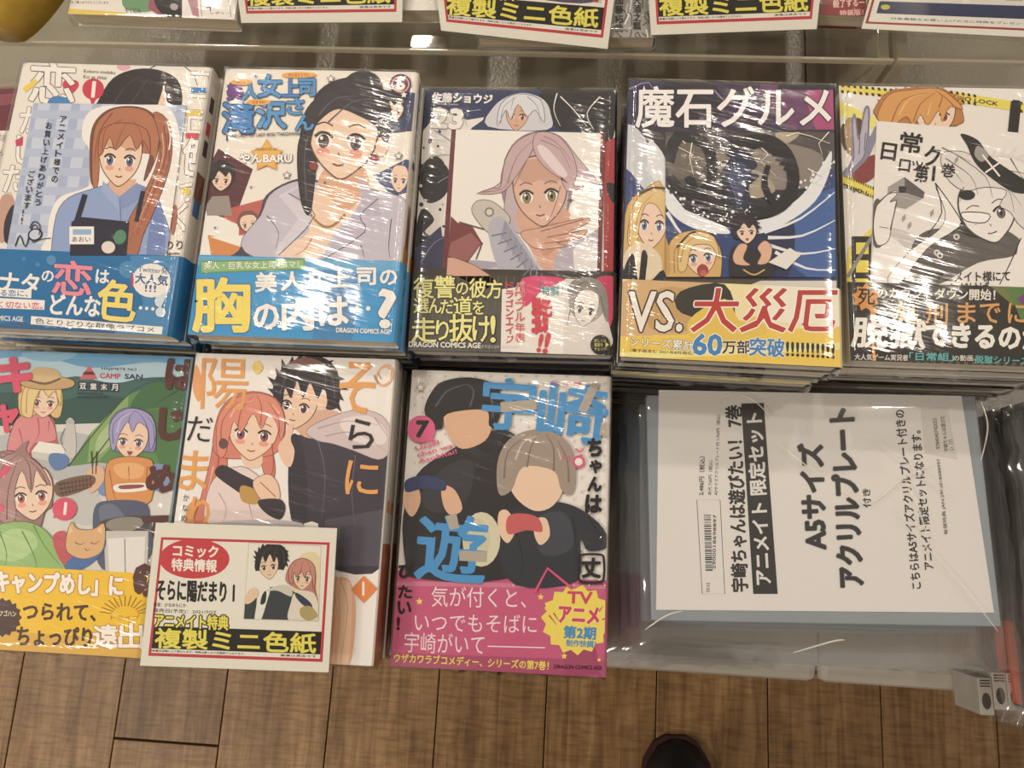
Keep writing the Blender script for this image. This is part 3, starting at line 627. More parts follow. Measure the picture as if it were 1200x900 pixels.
B.p('#d8326a', '366,608 600,610 640,640 640,720 600,850 560,760 500,640 370,650', False); B.p('#eee8e2', '304,640 500,612 488,836 300,828', False); B.p('#e2dcd6', '494,608 592,612 640,800 610,840 488,836', False); B.p('#e13a72', '366,606 490,608 420,650 380,690 366,680'); B.p('#d02c60', '590,606 646,610 640,730 600,640')
B.e('#a9a49c', 560, 676, 56, 66); B.face(556, 700, 36, 52, 12, '#e8e2dc', '#5a5654', line='#6a6664', brow='#5a5654'); B.p('#8e8a84', '500,650 520,612 580,606 620,650 622,740 600,690 590,650 550,636 520,670'); B.strands('#5a5654', '520,640 560,616 600,650; 510,700 500,750; 600,660 616,720', 3)
for ch, x, y, w, h in (('復', 38, 605, 60, 62), ('讐', 100, 600, 62, 66), ('の', 166, 620, 36, 36), ('彼', 206, 608, 50, 58), ('方', 258, 612, 46, 56), ('選', 38, 668, 46, 44), ('ん', 84, 668, 38, 44), ('だ', 120, 672, 38, 42), ('道', 158, 662, 56, 56), ('を', 216, 676, 34, 40), ('走', 32, 726, 74, 74), ('り', 106, 734, 38, 60), ('抜', 146, 716, 72, 82), ('け', 216, 722, 54, 76), ('!', 270, 720, 16, 80)):
    B.t(ch, x, y, w, h, '#f1ec8c', b=.03, out='#26261e', ow=.05)
B.t('DRAGON COMICS AGE', 24, 798, 216, 16, '#f0ece4', rot=1, b=.08, out='#26261e', ow=.05); B.t('ドラゴンコミックスエイジ', 244, 808, 108, 10, '#e0dcd4', rot=1)
for i, ch in enumerate('ドラゴンエイジ'): B.t(ch, 316, 618 + i * 27, 22, 22, '#d8384a', b=.05)
for i, ch in enumerate('パワフル年表'): B.t(ch, 344, 618 + i * 31, 28, 26, '#d8384a', b=.05, out='#f4eee8', ow=.05)
B.l('#2f8f98', '420,640 416,610', 2); B.t('特製', 422, 632, 54, 26, '#2f8f98', b=.06, out='#f4eee8', ow=.04); B.l('#2f8f98', '484,656 488,630', 2)
B.t('当たる', 396, 664, 44, 110, '#d8384a', b=.06); B.t('光', 400, 672, 54, 50, '#d8384a', b=.07); B.t('!', 440, 772, 16, 60, '#d8384a', rot=12, b=.08); B.t('!', 420, 776, 14, 52, '#d8384a', rot=12, b=.08)
B.e('#2a2a26', 600, 808, 30, 30); B.t('詳しくは\n裏面を\nチェック!', 582, 790, 38, 36, '#e8e078', b=.0)
B.p('#e8e078', '616,800 626,808 616,816', False)
finish(k)
q = [(470 + x / 2.5704, 90 + y / 2.5704) for x, y in ((152, 158), (616, 170), (601, 640), (119, 640))]
C = sheet('bonus_card', q, .4635 - .0010, .0004, '#efebe4', 'white illustration card with maroon side bars lying under the number 23 film', 'card', (470, 90, 2.5704))
C.p('#6a2430', '150,150 166,150 134,650 100,650', False); C.p('#6a2430', '602,150 630,150 616,650 588,650', False); C.window('166,150 602,150 589,650 134,650')
hh = '#c9a9ae'
C.p('#9a848c', '300,340 310,260 350,190 410,164 480,180 520,240 524,300 500,420 480,450 420,480 340,450'); C.strands('#c9a9ae', '300,320 260,350 226,352; 520,330 560,340 604,332; 310,400 290,430 270,440', 8); C.p('#c3b0b8', '232,350 290,350 320,310 310,420 350,470 420,480 490,440 520,300 600,330 530,240 480,180 420,166 350,190 312,250 300,320')
C.p('#d9a48c', '350,400 500,400 500,480 520,560 440,590 390,520'); C.p('#c89078', '400,470 470,440 480,500 430,540')
C.p('#b7b0c0', '480,520 560,480 600,470 600,650 470,650 460,580'); C.p('#e6e2e6', '520,520 580,500 600,560 590,650 540,650'); C.p('#aaa4b8', '160,560 300,560 420,590 430,650 110,650'); C.p('#c9c4d2', '230,590 330,570 400,600 380,650 220,650')
C.face(420, 350, 80, 98, -4, '#e0b39e', '#8a8a4a', turn=-.06, line='#7a5348', brow='#7a6468', shade='#cf9f8a')
C.p(hh, '300,330 314,250 350,195 410,168 400,215 340,310 300,350 230,352 280,335'); C.p(hh, '398,215 410,168 470,176 515,230 530,290 520,330 560,325 500,345 470,270 440,240 470,290 500,320 430,270'); C.p('#e6d4d6', '410,210 440,215 500,290 480,300 430,250')
C.strands('#8d7078', '320,320 350,240 400,190; 340,330 370,270 398,215; 420,190 480,220 510,280; 430,180 470,200 520,260; 240,348 300,340 330,310; 480,330 460,400 440,440', 3); C.star('#5a5052', 511, 372, 12, .35, 4)
C.p('#d9a58e', '360,470 420,455 550,425 564,440 500,470 560,460 540,486 470,500 500,510 430,520 390,510'); C.l('#8a5a4c', '420,466 550,430', 3); C.l('#8a5a4c', '440,484 555,462', 3); C.l('#8a5a4c', '430,502 520,492', 2)
C.p('#c8c2b8', '214,410 226,376 262,372 296,390 330,430 300,470 262,470'); C.e('#8a857c', 266, 408, 15, 15); C.e('#d6d1c8', 266, 408, 9, 9); C.p('#b5b4c4', '262,470 312,428 432,600 430,650 330,650'); C.p('#9a9aae', '300,480 312,432 420,590 420,640', False)
for i in range(8): C.l('#6c6c84', [(272 + i * 19, 480 + i * 24), (318 + i * 16, 470 + i * 20)], 4); C.l('#8a8aa0', [(318 + i * 15, 440 + i * 22), (300 + i * 18, 500 + i * 20)], 3)
C.p('#7a3034', '150,420 170,440 214,450 244,500 200,560 140,545', False); C.p('#9a5a58', '150,500 210,470 240,502 200,556 142,540', False); C.l('#4a4048', '175,438 250,460', 4); C.l('#4a4048', '226,550 245,500', 4)
C.p('#d9a58e', '140,545 200,560 240,580 290,620 250,640 160,600 120,600')
C.window(); C.build('illustration', C.ob)

# --- stack 4: storm cover with yellow band
k = stack(.1005, .2017, .4438, -.29, 'storm cover manga', 'manga volume with dark storm cover, white title letters and yellow lower band', '#2a2c40',
          [(0, .7, '#22243a', 0, 1), (.05, .25, '#8a7a9a', .2, .8), (.7, 1, '#d6b93a', 0, 1)], (710, 80, 2.369), band=(-.091, -.043, '#efe3b0'), filmtop=.0026, bandz=.0013)
A = k.cover
A.p('#39294a', '40,20 660,20 650,180 40,180', False); A.p('#6a3a68', '430,20 660,20 660,190 520,190'); A.p('#b0447c', '560,60 660,40 650,190 590,180'); A.p('#1f1c2c', '150,30 260,20 330,90 280,170 180,150'); A.p('#2c2a52', '60,30 160,30 120,110 60,160'); A.p('#141318', '470,30 650,30 640,60 480,60', False)
A.strands('#8a78b0', '60,60 120,40 140,100; 300,60 360,110 430,60; 260,140 340,150 400,110', 5)
A.p('#312e38', '30,170 680,170 660,640 30,640', False); A.p('#c9cdd4', '30,170 90,170 160,300 170,360 60,300'); A.p('#27407a', '40,290 110,340 170,400 160,610 30,610'); A.p('#dfe2e6', '120,200 165,250 170,330 120,290')
A.p('#d7ae62', '50,470 60,380 110,335 160,330 168,580 120,600 50,560'); A.face(128, 430, 44, 70, 4, SK, '#4a78b0'); A.p('#e3c27c', '60,480 76,380 120,340 166,345 166,420 140,380 110,380 92,440 84,500'); A.strands('#a87c38', '80,450 96,390 130,350; 70,520 66,440 80,390', 3); A.l('#2a2428', '88,352 130,332 165,334', 5); A.p('#e6d3b4', '54,510 100,485 150,520 150,575 90,590 50,560')
A.p('#17161c', '50,560 76,515 90,590 100,510 116,520 112,600 160,560 160,640 50,640'); A.p('#4e453a', '160,580 640,580 640,660 160,660', False); A.p('#2a3a66', '470,560 640,520 640,640 500,640')
A.p('#d9d4ca', '430,590 640,590 640,640 300,640', False)
A.t('魔石グルメ', 84, 52, 540, 112, '#f4f1f0', b=.035, out='#2a2038', ow=.035); A.star('#f4f1f0', 106, 62, 14, .3, 4)
B = k.bandart
B.p('#d8b078', '20,600 300,600 330,700 20,800'); B.p('#f1edd8', '440,600 680,600 680,720 420,700', False); B.p('#f0cc3c', '20,745 200,740 400,725 670,720 670,860 20,860', False); B.p('#c9a060', '150,610 300,640 260,720 120,720'); B.p('#30302a', '206,620 330,600 350,700 210,680'); B.p('#f4e88c', '20,790 670,760 670,780 20,812', False)
B.p('#e8c43c', '230,700 330,640 370,700 420,690 440,740 260,760')
B.t('VS.', 60, 620, 150, 110, '#f2ece2', b=.03, out='#3a2c2c', ow=.05, shear=.05); B.t('大災厄', 236, 612, 396, 120, '#c0302c', b=.035, out='#fbf4ea', ow=.04, shear=.12)
B.t('シリーズ累計', 68, 744, 176, 28, '#fbf6ea', rot=4, b=.04, out='#22242c', ow=.06); B.t('60', 244, 738, 78, 56, '#3a86c8', rot=2, b=.09, out='#fbf6ea', ow=.05); B.t('万部', 324, 756, 76, 36, '#22242c', b=.05, out='#fbf6ea', ow=.05); B.t('突破', 400, 748, 96, 50, '#3a86c8', rot=2, b=.06, out='#fbf6ea', ow=.05)
for i in range(10): B.t('!', 501 + i * 14, 760 + i * .8, 10, 38, '#22242c', b=.06)
B.t('（電子版含む 2021年8月現在）', 68, 778, 176, 9, '#3a3630', rot=3, b=0)
finish(k)
q = [(710 + x / 2.369, 80 + y / 2.369) for x, y in ((165, 177), (634, 178), (638, 580), (166, 580))]
C = sheet('bonus_card', q, .4438 - .0010, .0004, '#2c2c38', 'dark storm picture card with coiled serpent lying on the storm cover', 'card', (710, 80, 2.369))
C.p('#514b4c', '160,170 640,170 640,330 160,330', False); C.p('#8a8078', '300,230 430,200 600,240 560,330 400,330 330,300'); C.p('#a89a86', '340,300 430,290 470,340 400,360'); C.p('#6b6258', '170,190 300,200 260,290 180,300'); C.p('#b3a58e', '470,180 540,176 500,210'); C.p('#3e3a42', '300,180 430,180 400,240 330,230')
C.p('#28417c', '160,400 300,440 420,430 560,400 640,280 640,590 160,590'); C.p('#3a63a8', '480,470 640,330 640,560 560,580'); C.p('#1c2850', '420,440 520,420 500,590 380,590')
for a_, b_ in (((430, 440), (640, 250)), ((440, 455), (640, 340)), ((450, 470), (640, 420)), ((450, 490), (640, 500)), ((470, 510), (640, 560)), ((180, 350), (300, 450)), ((170, 400), (250, 480))):
    C.l('#e6ebf0', [a_, ((a_[0] + b_[0]) / 2, (a_[1] + b_[1]) / 2 + 20), b_], 10, 2)
C.p('#e6ebf0', '166,330 200,380 260,410 330,440 340,460 260,450 200,420 166,380'); C.p('#e6ebf0', '400,430 470,410 540,360 600,270 626,230 620,290 580,370 500,430 420,460')
for i in range(120):
    t_ = random.random(); C.e('#eef1f4', 170 + t_ * 460 + random.gauss(0, 8), 350 + 95 * math.sin(t_ * 3.14) - t_ * 90 + random.gauss(0, 16), random.uniform(1.5, 5), n=7)
for s_ in ('190,180 220,210 200,220 240,240 230,270', '430,220 450,240 430,260 470,300', '500,190 530,180 570,190 620,210', '560,280 600,300 580,320 610,330', '240,200 232,250 250,330', '620,176 590,210 600,240'): C.l('#f3ead8', s_, 3.5, 1, sm=False)
D_ = '#191a24'
C.l(D_, '172,260 200,190 260,200 290,240 290,320 240,350 200,330 176,300', 34, 24); C.l(D_, '230,300 270,380 330,410', 26, 18); C.l(D_, '350,250 380,210 450,205 500,240 520,310 500,370 450,400 400,395', 40, 30); C.l(D_, '520,320 480,380 440,330 450,270', 26, 14)
C.p('#232a44', '320,290 350,240 345,190 370,230 400,240 420,270 400,290 425,300 396,330 400,370 372,412 350,380 330,340'); C.p('#3a486e', '340,290 370,260 395,290 385,340 368,385 352,340'); C.strands('#55648c', '350,250 370,280 375,330; 332,300 350,330 360,370; 400,280 385,310', 3); C.e('#e8ecf4', 372, 352, 7, 4, 30); C.e('#e8ecf4', 382, 316, 4, 3)
for i in range(16):
    a = i / 15; x, y = 360 + 160 * a, 225 - 25 * math.sin(a * 3.14) + 90 * a * a; C.p(D_, [(x - 8, y), (x + 8, y + 4), (x + 10 * a, y - 22)], False)
C.l('#20222e', '330,260 300,280 270,340 300,380', 4, 1); C.l('#20222e', '320,330 340,400 420,420', 4, 1)
C.p('#d7ae62', '176,590 166,540 180,480 220,455 280,455 316,500 320,560 300,590'); C.p('#c79c52', '166,470 176,500 180,560 166,590', False); C.face(262, 522, 44, 56, -6, SK, '#4a78b0', mouth=0, blush='#eaa88c'); C.e('#a03c3c', 268, 562, 16, 17); C.e('#c9605a', 270, 570, 10, 8); C.p('#e3c27c', '200,560 206,490 246,456 300,470 314,530 292,495 262,490 236,500 222,560'); C.strands('#a87c38', '206,540 220,490 250,470; 190,570 190,510 210,480', 3); C.l('#2a2428', '196,500 230,462 250,456', 5)
C.p('#26222c', '350,450 350,425 376,408 410,412 420,440 412,470 360,475'); C.p('#22222a', '350,500 400,500 440,520 470,560 430,590 350,590'); C.face(390, 455, 28, 32, -4, SK, '#5a3a38', mouth=1); C.spikes('#26222c', 386, 444, 34, 34, 170, 380, 11, .35); C.p('#26222c', '356,456 362,424 392,410 418,428 420,456 408,436 396,446 382,432 370,448')
C.p('#e2b292', '352,520 370,490 392,494 380,530 400,548 360,545'); C.p('#e2b292', '440,480 460,500 450,540 420,545 430,520 420,500'); C.p('#e8e4de', '450,540 510,500 540,520 500,560', False); C.l('#d8b048', '380,560 410,575 440,560', 4)
C.build('illustration', C.ob)

# --- stack 5: white and yellow cover with hazard tape
k = stack(.2364, .209, .4542, .44, 'hazard tape cover manga', 'white manga volume with yellow hazard-tape stripes, black band and sketch card', '#ece8e0',
          [(0, .2, '#e5d23c', 0, 1), (.2, .3, '#2a2a2a', 0, 1), (.68, 1, '#24231f', 0, 1)], (960, 80, 2.3667), band=(-.091, -.042, '#262521'), bandz=.0013, filmtop=.0028)
A = k.cover
def tape(x0, y0, x1, y1, w, txt=None, n=16):
    A.l('#ecd93c', [(x0, y0), (x1, y1)], w); dx, dy = (x1 - x0) / n, (y1 - y0) / n
    for i in range(n):
        if txt and n * .34 < i < n * .72: continue
        cx, cy = x0 + dx * i, y0 + dy * i
        for sg in (-1, 1):
            yy = cy + sg * w * .42; A.p('#2b2a28', [(cx, yy - 4), (cx + dx * .45, yy - 4 + dy * .4), (cx + dx * .55, yy + 4 + dy * .4), (cx + dx * .1, yy + 4)], False)
A.p('#f0e566', '55,90 160,140 150,170 55,130', False); tape(60, 56, 330, 82, 20); tape(330, 72, 620, 118, 26, 1, 18); A.t('NICHIJO LOCK', 330, 68, 168, 14, '#2b2a28', rot=9, b=.05)
tape(55, 305, 160, 350, 28); A.t('NICHIJO L', 40, 312, 104, 14, '#2b2a28', rot=18, b=.05)
A.p('#ecd93c', '80,500 150,440 170,600 70,610', False); A.t('日', 92, 470, 54, 120, '#262422', rot=0, b=.05); A.l('#8a8880', '78,580 150,460', 10)
A.t('1', 510, 96, 70, 96, '#262422', rot=6, b=.14)
A.p('#5e4432', '62,160 90,140 120,150 118,240 80,236 60,200'); A.p('#a88a54', '70,150 100,142 104,230 78,228'); A.p('#8a3a38', '88,290 150,240 160,290 120,320')
A.p('#8b88a0', '88,150 100,128 110,190 124,112 140,114 138,190 156,160 158,190 140,240 110,275 80,300 64,290 90,250'); A.p('#b7b3c6', '92,155 100,140 108,200 126,120 136,120 132,196 120,250 80,285 96,250'); A.l('#6a6882', '112,190 110,240', 3); A.l('#6a6882', '128,180 124,230', 3)
A.p('#c07c34', '160,140 186,70 240,58 320,52 376,80 392,110 380,160'); A.face(320, 130, 56, 60, 0, SK, '#a04038'); A.spikes('#c07c34', 280, 110, 112, 56, 175, 350, 14, .16); A.p('#dc9c4c', '160,140 190,76 250,62 330,58 380,92 396,116 360,108 340,150 330,118 300,160 280,130 260,160 240,135 200,160'); A.strands('#a2642a', '200,150 230,90 300,70; 260,150 280,100 320,70; 330,110 340,80 320,62; 376,110 350,84 330,70', 4); A.strands('#f0c078', '220,130 250,85 300,72; 300,130 310,95', 4)
A.p('#2b2a2e', '150,330 160,380 150,600 140,600', False)
B = k.bandart; B.p('#6f7a3c', '470,600 560,600 540,660', False); B.p('#54803c', '520,600 640,600 640,760 560,700', False); B.p('#7a3a7c', '548,640 600,600 640,640 640,720', False)
for i in range(26): B.p('#5c552e', [(76 + i * 22, 790 + i * .8), (86 + i * 22, 790 + i * .8), (74 + i * 22, 850), (62 + i * 22, 850)], False)
B.p('#262521', '60,786 640,796 640,816 60,812', False)
B.star('#e0922c', 130, 635, 40, .72, 9); B.p('#e0922c', '140,660 158,665 152,760 158,815 148,815 146,760', False); B.t('死', 108, 612, 46, 44, '#1e1c1a', b=.04); B.t('のカウントダウン開始！', 162, 608, 326, 30, '#eee9e0', rot=1, b=.05)
for ch, x, y, w, h in (('処', 212, 650, 62, 58), ('刑', 296, 652, 60, 56), ('ま', 384, 650, 50, 56), ('で', 446, 652, 56, 54), ('に', 524, 652, 50, 54)): B.t(ch, x, y, w, h, '#e0a050', rot=1, b=.03)
B.t('脱獄', 92, 690, 202, 82, '#f3efe8', rot=2, b=.06, shear=.05); B.t('できるのか', 298, 706, 330, 64, '#f3efe8', rot=2, b=.09)
B.t('大人気ゲーム実況者', 98, 792, 148, 17, '#e8e2d8', rot=1, b=.03); B.t('「日常組」', 250, 788, 122, 22, '#58b4b4', rot=1, b=.06); B.t('の動画、', 372, 796, 62, 16, '#e8e2d8', b=.02); B.t('脱獄シリーズ', 432, 796, 150, 22, '#58b4b4', rot=2, b=.05)
finish(k)
q = [(960 + x / 2.3667, 80 + y / 2.3667) for x, y in ((160, 146), (618, 184), (640, 640), (140, 628))]
C = sheet('bonus_card', q, .4542 - .0010, .0004, '#ece8e2', 'white card with black and grey pen sketch under the hazard tape cover film', 'card', (960, 80, 2.3667))
G1, G2, G3, G4 = '#d0cbc6', '#a39e9a', '#5e5a58', '#2a2828'
C.p(G1, '150,470 190,440 280,480 300,600 150,600'); C.p('#f0ece7', '150,500 200,470 250,520 260,600 160,600'); C.p(G3, '258,490 300,450 372,440 420,420 500,440 560,480 540,520 440,540 330,600 230,600'); C.p(G4, '372,440 430,470 500,462 480,440 420,425'); C.p(G3, '150,380 170,370 180,480 150,490')
C.p('#f3efe9', '320,320 380,400 390,440 300,500 220,600 190,580 260,500 330,450 350,400'); C.l(G4, '322,318 380,400 388,440 300,500 225,600', 3); C.l(G4, '322,318 340,400 300,460', 3); C.p('#f0ece7', '560,470 620,440 640,620 480,600 540,540'); C.l(G4, '560,470 530,540 500,600', 3)
C.face(470, 400, 78, 84, -14, '#efeae4', '#6a6664', line='#4a4644', brow='#4a4644', turn=-.05); C.p('#f8f6f2', '396,400 470,404 466,428 410,430', True); C.l(G4, '396,400 470,404 460,428 408,424', 3, closed=True)
C.spikes('#e2ddd8', 500, 350, 130, 110, 200, 330, 12, .22); C.p('#e2ddd8', '338,240 380,230 420,240 480,280 560,290 620,330 620,460 560,440 530,400 500,380 520,340 460,330 400,340 350,300'); C.strands(G3, '350,250 420,300 440,350; 380,240 460,300 480,360; 440,270 520,330 540,400; 340,220 420,260; 530,250 560,300; 580,260 600,340 590,420; 520,290 570,340 580,400; 400,330 390,370', 3); C.strands(G2, '360,270 400,320; 500,300 560,380; 560,300 620,380', 4)
C.p(G4, '392,182 440,200 480,250 600,330 610,344 540,345 470,300 430,260 410,215'); C.p(G2, '440,215 470,240 450,260 430,240'); C.l('#efeae4', '452,240 500,300', 5); C.l('#efeae4', '460,290 500,262', 5); C.e(G4, 410, 352, 22, 14)
C.p(G2, '190,330 236,302 292,344 288,360 240,390 188,380', False); C.p(G3, '236,302 292,344 288,362 238,345', False); C.r(G4, 220, 328, 240, 346); C.p('#efeae4', '160,380 190,350 212,340 214,352 196,370 214,366 210,384 200,440 190,480 160,490 150,440'); C.l(G3, '160,380 190,350 214,345', 3); C.l(G3, '196,372 214,368 208,400 196,450', 3); C.l(G3, '166,440 190,444', 2)
for x, y in ((234, 416), (312, 402), (250, 436), (380, 255)): C.g(G2, '0,-1 .6,0 0,1 -.6,0', x, y, 9, 12, 20, False)
for x, y in ((326, 512), (334, 520), (380, 468)): C.e('#d8d4ce', x, y, 9); C.e(G3, x, y, 4)
for ch, x, y, w, h, r_ in (('日', 176, 206, 40, 46, 8), ('常', 228, 176, 60, 54, 8), ('ロ', 224, 252, 30, 32, 8), ('ッ', 258, 256, 30, 28, 8), ('ク', 296, 214, 42, 56, 8), ('第', 268, 268, 36, 46, 6), ('1', 310, 272, 18, 40, 6), ('巻', 340, 264, 38, 36, 6)): C.t(ch, x, y, w, h, '#1e1c1c', rot=r_, b=.045)
C.t('アニメイト様にて', 322, 566, 206, 28, '#1e1c1c', rot=-1, b=.035); C.t('いただけば', 330, 598, 140, 30, '#1e1c1c', rot=-2, b=.03)
C.build('illustration', C.ob)

# ------------------------------------------------------------------ lower row of stacks
# --- camping cover
k = stack(-.2945, .012, .4633, .5, 'camping cover manga', 'camping scene manga volume with green tent and yellow lower band', '#b9cdd4',
          [(0, .6, '#7aa0b0', 0, 1), (.1, .3, '#5a2f2a', .2, .8), (.7, 1, '#eac63a', 0, 1)], (0, 400, 2.25), band=(-.091, -.043, '#f2c632'))
A = k.cover
A.p('#67aede', '-60,20 560,20 560,110 -60,110', False); A.p('#b9dcee', '-60,60 100,40 240,70 420,55 560,90 560,130 -60,130'); A.p('#8cc4e6', '60,30 200,30 160,52 90,50'); A.p('#3b6a64', '-60,110 60,90 120,110 200,92 300,110 400,95 560,110 560,240 -60,240'); A.p('#2f5650', '-60,150 60,135 130,160 260,140 400,170 400,230 -60,230')
A.p('#d8d6d0', '-60,225 300,215 560,300 560,620 -60,620', False); A.p('#b9bcc0', '-60,260 200,240 320,300 220,380 60,330'); A.p('#c6c6c4', '140,400 240,380 280,470 200,480')
A.p('#5e8f52', '180,330 240,240 340,140 420,110 480,130 480,330 380,330 260,320', False); A.p('#3e6f46', '345,180 370,130 420,108 480,130 480,180 420,176'); A.p('#86ab62', '240,240 340,140 330,240 260,315 230,320', False); A.p('#a9c489', '260,250 320,190 300,260 255,300'); A.strands('#3a4a34', '180,330 250,240 350,130 430,100; 240,320 300,240 345,180; 470,130 400,170', 4); A.p('#4c7c48', '380,180 480,180 470,360 430,360', False)
A.p('#d8697a', '236,62 210,100 258,100', False); A.p('#7a2c3c', '218,88 252,88 246,80 222,80', False); A.t('HAJIMETE NO', 268, 68, 92, 9, '#22365a', rot=2, b=.03); A.t('CAMP', 264, 84, 54, 13, '#d83a58', rot=2, b=.08); A.t('SAN', 330, 86, 46, 13, '#22365a', rot=2, b=.08)
for i, ch in enumerate('双葉末月'): A.p('#22304a', [(206 + i * 28, 106 + i), (231 + i * 28, 107 + i), (231 + i * 28, 131 + i), (206 + i * 28, 130 + i)], False); A.t(ch, 210 + i * 28, 110 + i, 17, 17, '#efece6')
A.t('PRESENTED BY\nFUTABA HAZUKI', 204, 135, 80, 16, '#22304a')
# girl with straw hat
A.p('#b9694e', '20,300 30,230 60,196 100,190 140,205 150,250 150,290 60,310'); A.p('#e08a8e', '20,296 36,220 66,192 120,192 142,220 146,262 90,270 70,310'); A.strands('#a84e58', '50,230 60,270 50,300; 100,200 104,240 92,266; 130,210 128,240', 3)
A.p('#e0bf78', '52,190 50,130 70,100 110,92 150,100 166,140 160,196 140,200 120,180 80,200'); A.face(116, 160, 38, 40, 4, SK, '#8a4a5a', blush='#eea28c'); A.p('#e9cd8a', '58,190 62,130 90,108 156,112 160,170 146,132 128,146 110,126 92,160 84,200'); A.strands('#ad873e', '70,190 74,130 100,110; 154,170 148,130 130,112; 100,150 110,120', 3)
A.p('#c9a572', '48,100 90,84 180,98 198,112 180,124 120,128 66,120'); A.p('#d9b988', '72,104 84,76 110,68 150,76 160,100 120,114'); A.l('#7c5c40', '74,102 120,112 160,98', 6)
A.p('#eceae4', '84,290 104,264 188,276 166,300', False); A.p('#cfccc6', '84,290 166,300 166,324 86,308', False); A.p('#c9c7c2', '176,212 196,212 200,300 172,298'); A.l('#8f8d88', '172,230 160,260 174,290', 3); A.e('#b9b7b2', 186, 212, 12, 6)
# girl with purple bob
A.p('#8a85be', '290,260 292,210 320,180 360,176 400,196 412,240 408,290 380,290 310,292'); A.face(346, 262, 44, 48, 5, SK, '#6a6a8c', mouth=1, blush='#eea28c'); A.p('#a49fd0', '294,280 290,222 320,184 362,178 402,200 412,250 396,288 392,236 366,214 350,240 338,212 314,250 304,286'); A.strands('#66609c', '300,270 300,220 330,190; 340,216 345,195 360,182; 392,236 380,205 360,184; 408,270 404,220 385,195', 3); A.strands('#c9c4e6', '310,240 320,205 350,188', 4)
A.p('#7a92c4', '262,350 300,330 300,400 262,402'); A.p('#8296c4', '400,330 440,330 450,390 410,392'); A.p('#e0944a', '280,330 320,305 386,308 406,330 400,420 340,440 286,430'); A.p('#eeb070', '300,330 340,320 380,330 370,360 320,360'); A.strands('#a8602a', '290,340 300,400 310,430; 390,330 384,390; 340,330 342,370', 3)
A.p('#f2eee6', '306,378 386,374 388,392 312,398'); A.p('#9a4a44', '318,380 376,378 374,386 322,390'); A.p('#e3b68e', '232,340 270,330 274,368 240,400'); A.l('#4a3a34', '242,290 246,350', 3); A.l('#4a3a34', '256,290 254,350', 3)
A.p('#525a76', '250,440 286,420 380,424 398,470 400,560 350,600 270,600 248,520'); A.p('#6b748f', '262,440 300,430 330,470 280,500'); A.p('#4a4844', '272,472 380,460 390,496 330,520 276,506'); A.p('#8f8a80', '284,476 320,464 370,466 376,486 330,504 286,494'); A.p('#c9c8c2', '274,500 392,500 390,620 280,620', False); A.p('#e6e4de', '284,520 384,514 380,620 290,620', False); A.l('#8a8882', '330,520 332,620', 3)
A.p('#7a5848', '150,372 240,352 246,380 160,410'); A.strands('#4a3430', '154,378 240,364; 156,390 242,376; 158,402 244,384', 4)
for i in range(9): A.l('#3e2c28', [(160 + i * 10, 372 - i * 2), (168 + i * 9, 408 - i * 3)], 2)
A.p('#5a7fb8', '136,296 176,300 180,326 150,340 130,318')
# girl with brown hair in front
A.p('#9a7070', '-60,600 -50,380 -10,300 40,290 90,310 130,360 140,430 120,450 100,500 20,520'); A.face(84, 404, 58, 66, -6, SK, '#b0485c', turn=.0, blush='#eea28c'); A.p('#b28784', '-60,500 -40,360 10,306 60,296 110,330 136,380 116,366 96,340 84,400 60,340 40,400 44,460 20,500 0,470'); A.strands('#74504e', '-20,400 10,330 50,300; 20,470 24,390 50,310; 84,390 80,330 60,300; 126,380 110,345 80,315', 4); A.p('#a07a78', '40,300 52,278 76,262 70,288 84,306'); A.strands('#d6b2a8', '10,360 30,326 60,312', 5)
A.p('#8fbc68', '-60,600 -40,520 10,480 90,480 140,520 170,590 170,640 -60,640'); A.p('#a9d084', '-20,560 20,500 80,500 100,540 40,580'); A.strands('#5c8a42', '0,500 20,560 10,610; 90,484 120,540 160,590; 60,500 90,560 100,600', 4)
A.p('#c64a58', '140,520 170,500 200,540 220,580 170,590'); A.p('#3f6fae', '180,580 250,520 280,520 270,560 220,600 180,600'); A.p('#e0b078', '176,520 190,476 206,494 246,496 276,480 278,530 264,560 220,574 180,556'); A.strands('#7a5034', '200,530 214,536 226,530; 240,530 252,534 264,526; 226,546 232,552 240,546', 3); A.p('#f0c89a', '186,484 194,500 182,510', False); A.p('#f0c89a', '268,488 272,508 256,500', False)
A.e('#e2436a', 172, 442, 32, 30); A.p('#e2436a', '146,446 142,466 166,458', False); A.t('1', 166, 426, 13, 30, '#f7eee8', b=.1, shear=.1)
for ch, x, y, w, h, c1 in (('キ', 4, 45, 80, 84, '#e04a6e'), ('ャ', -4, 170, 52, 66, '#e04a6e'), ('ン', -34, 310, 62, 60, '#e04a6e'), ('プ', -40, 430, 50, 60, '#e04a6e'), ('は', 444, 50, 74, 72, '#5a2f2e'), ('じ', 426, 180, 62, 76, '#5a2f2e'), ('め', 392, 328, 72, 66, '#5a2f2e'), ('て', 382, 460, 68, 70, '#5a2f2e')): A.t(ch, x, y, w, h, c1, rot=3, b=.13)
A.t('の', 356, 590, 50, 60, '#5a2f2e', b=.13)
B = k.bandart; B.p('#e3b021', '-60,760 420,790 420,860 -60,860', False); B.t('「キャンプめし」に', -30, 604, 354, 56, '#fbf6ee', rot=2, b=.09, out='#c2882a', ow=.07); B.t('の', 356, 600, 50, 70, '#5a2f2e', b=.13)
B.star('#4a2c28', 6, 728, 52, .86, 16); B.t('甘口で\nアツアツゴハン\n力的\nした～', -36, 688, 80, 72, '#f4e6c8', rot=3, b=.03)
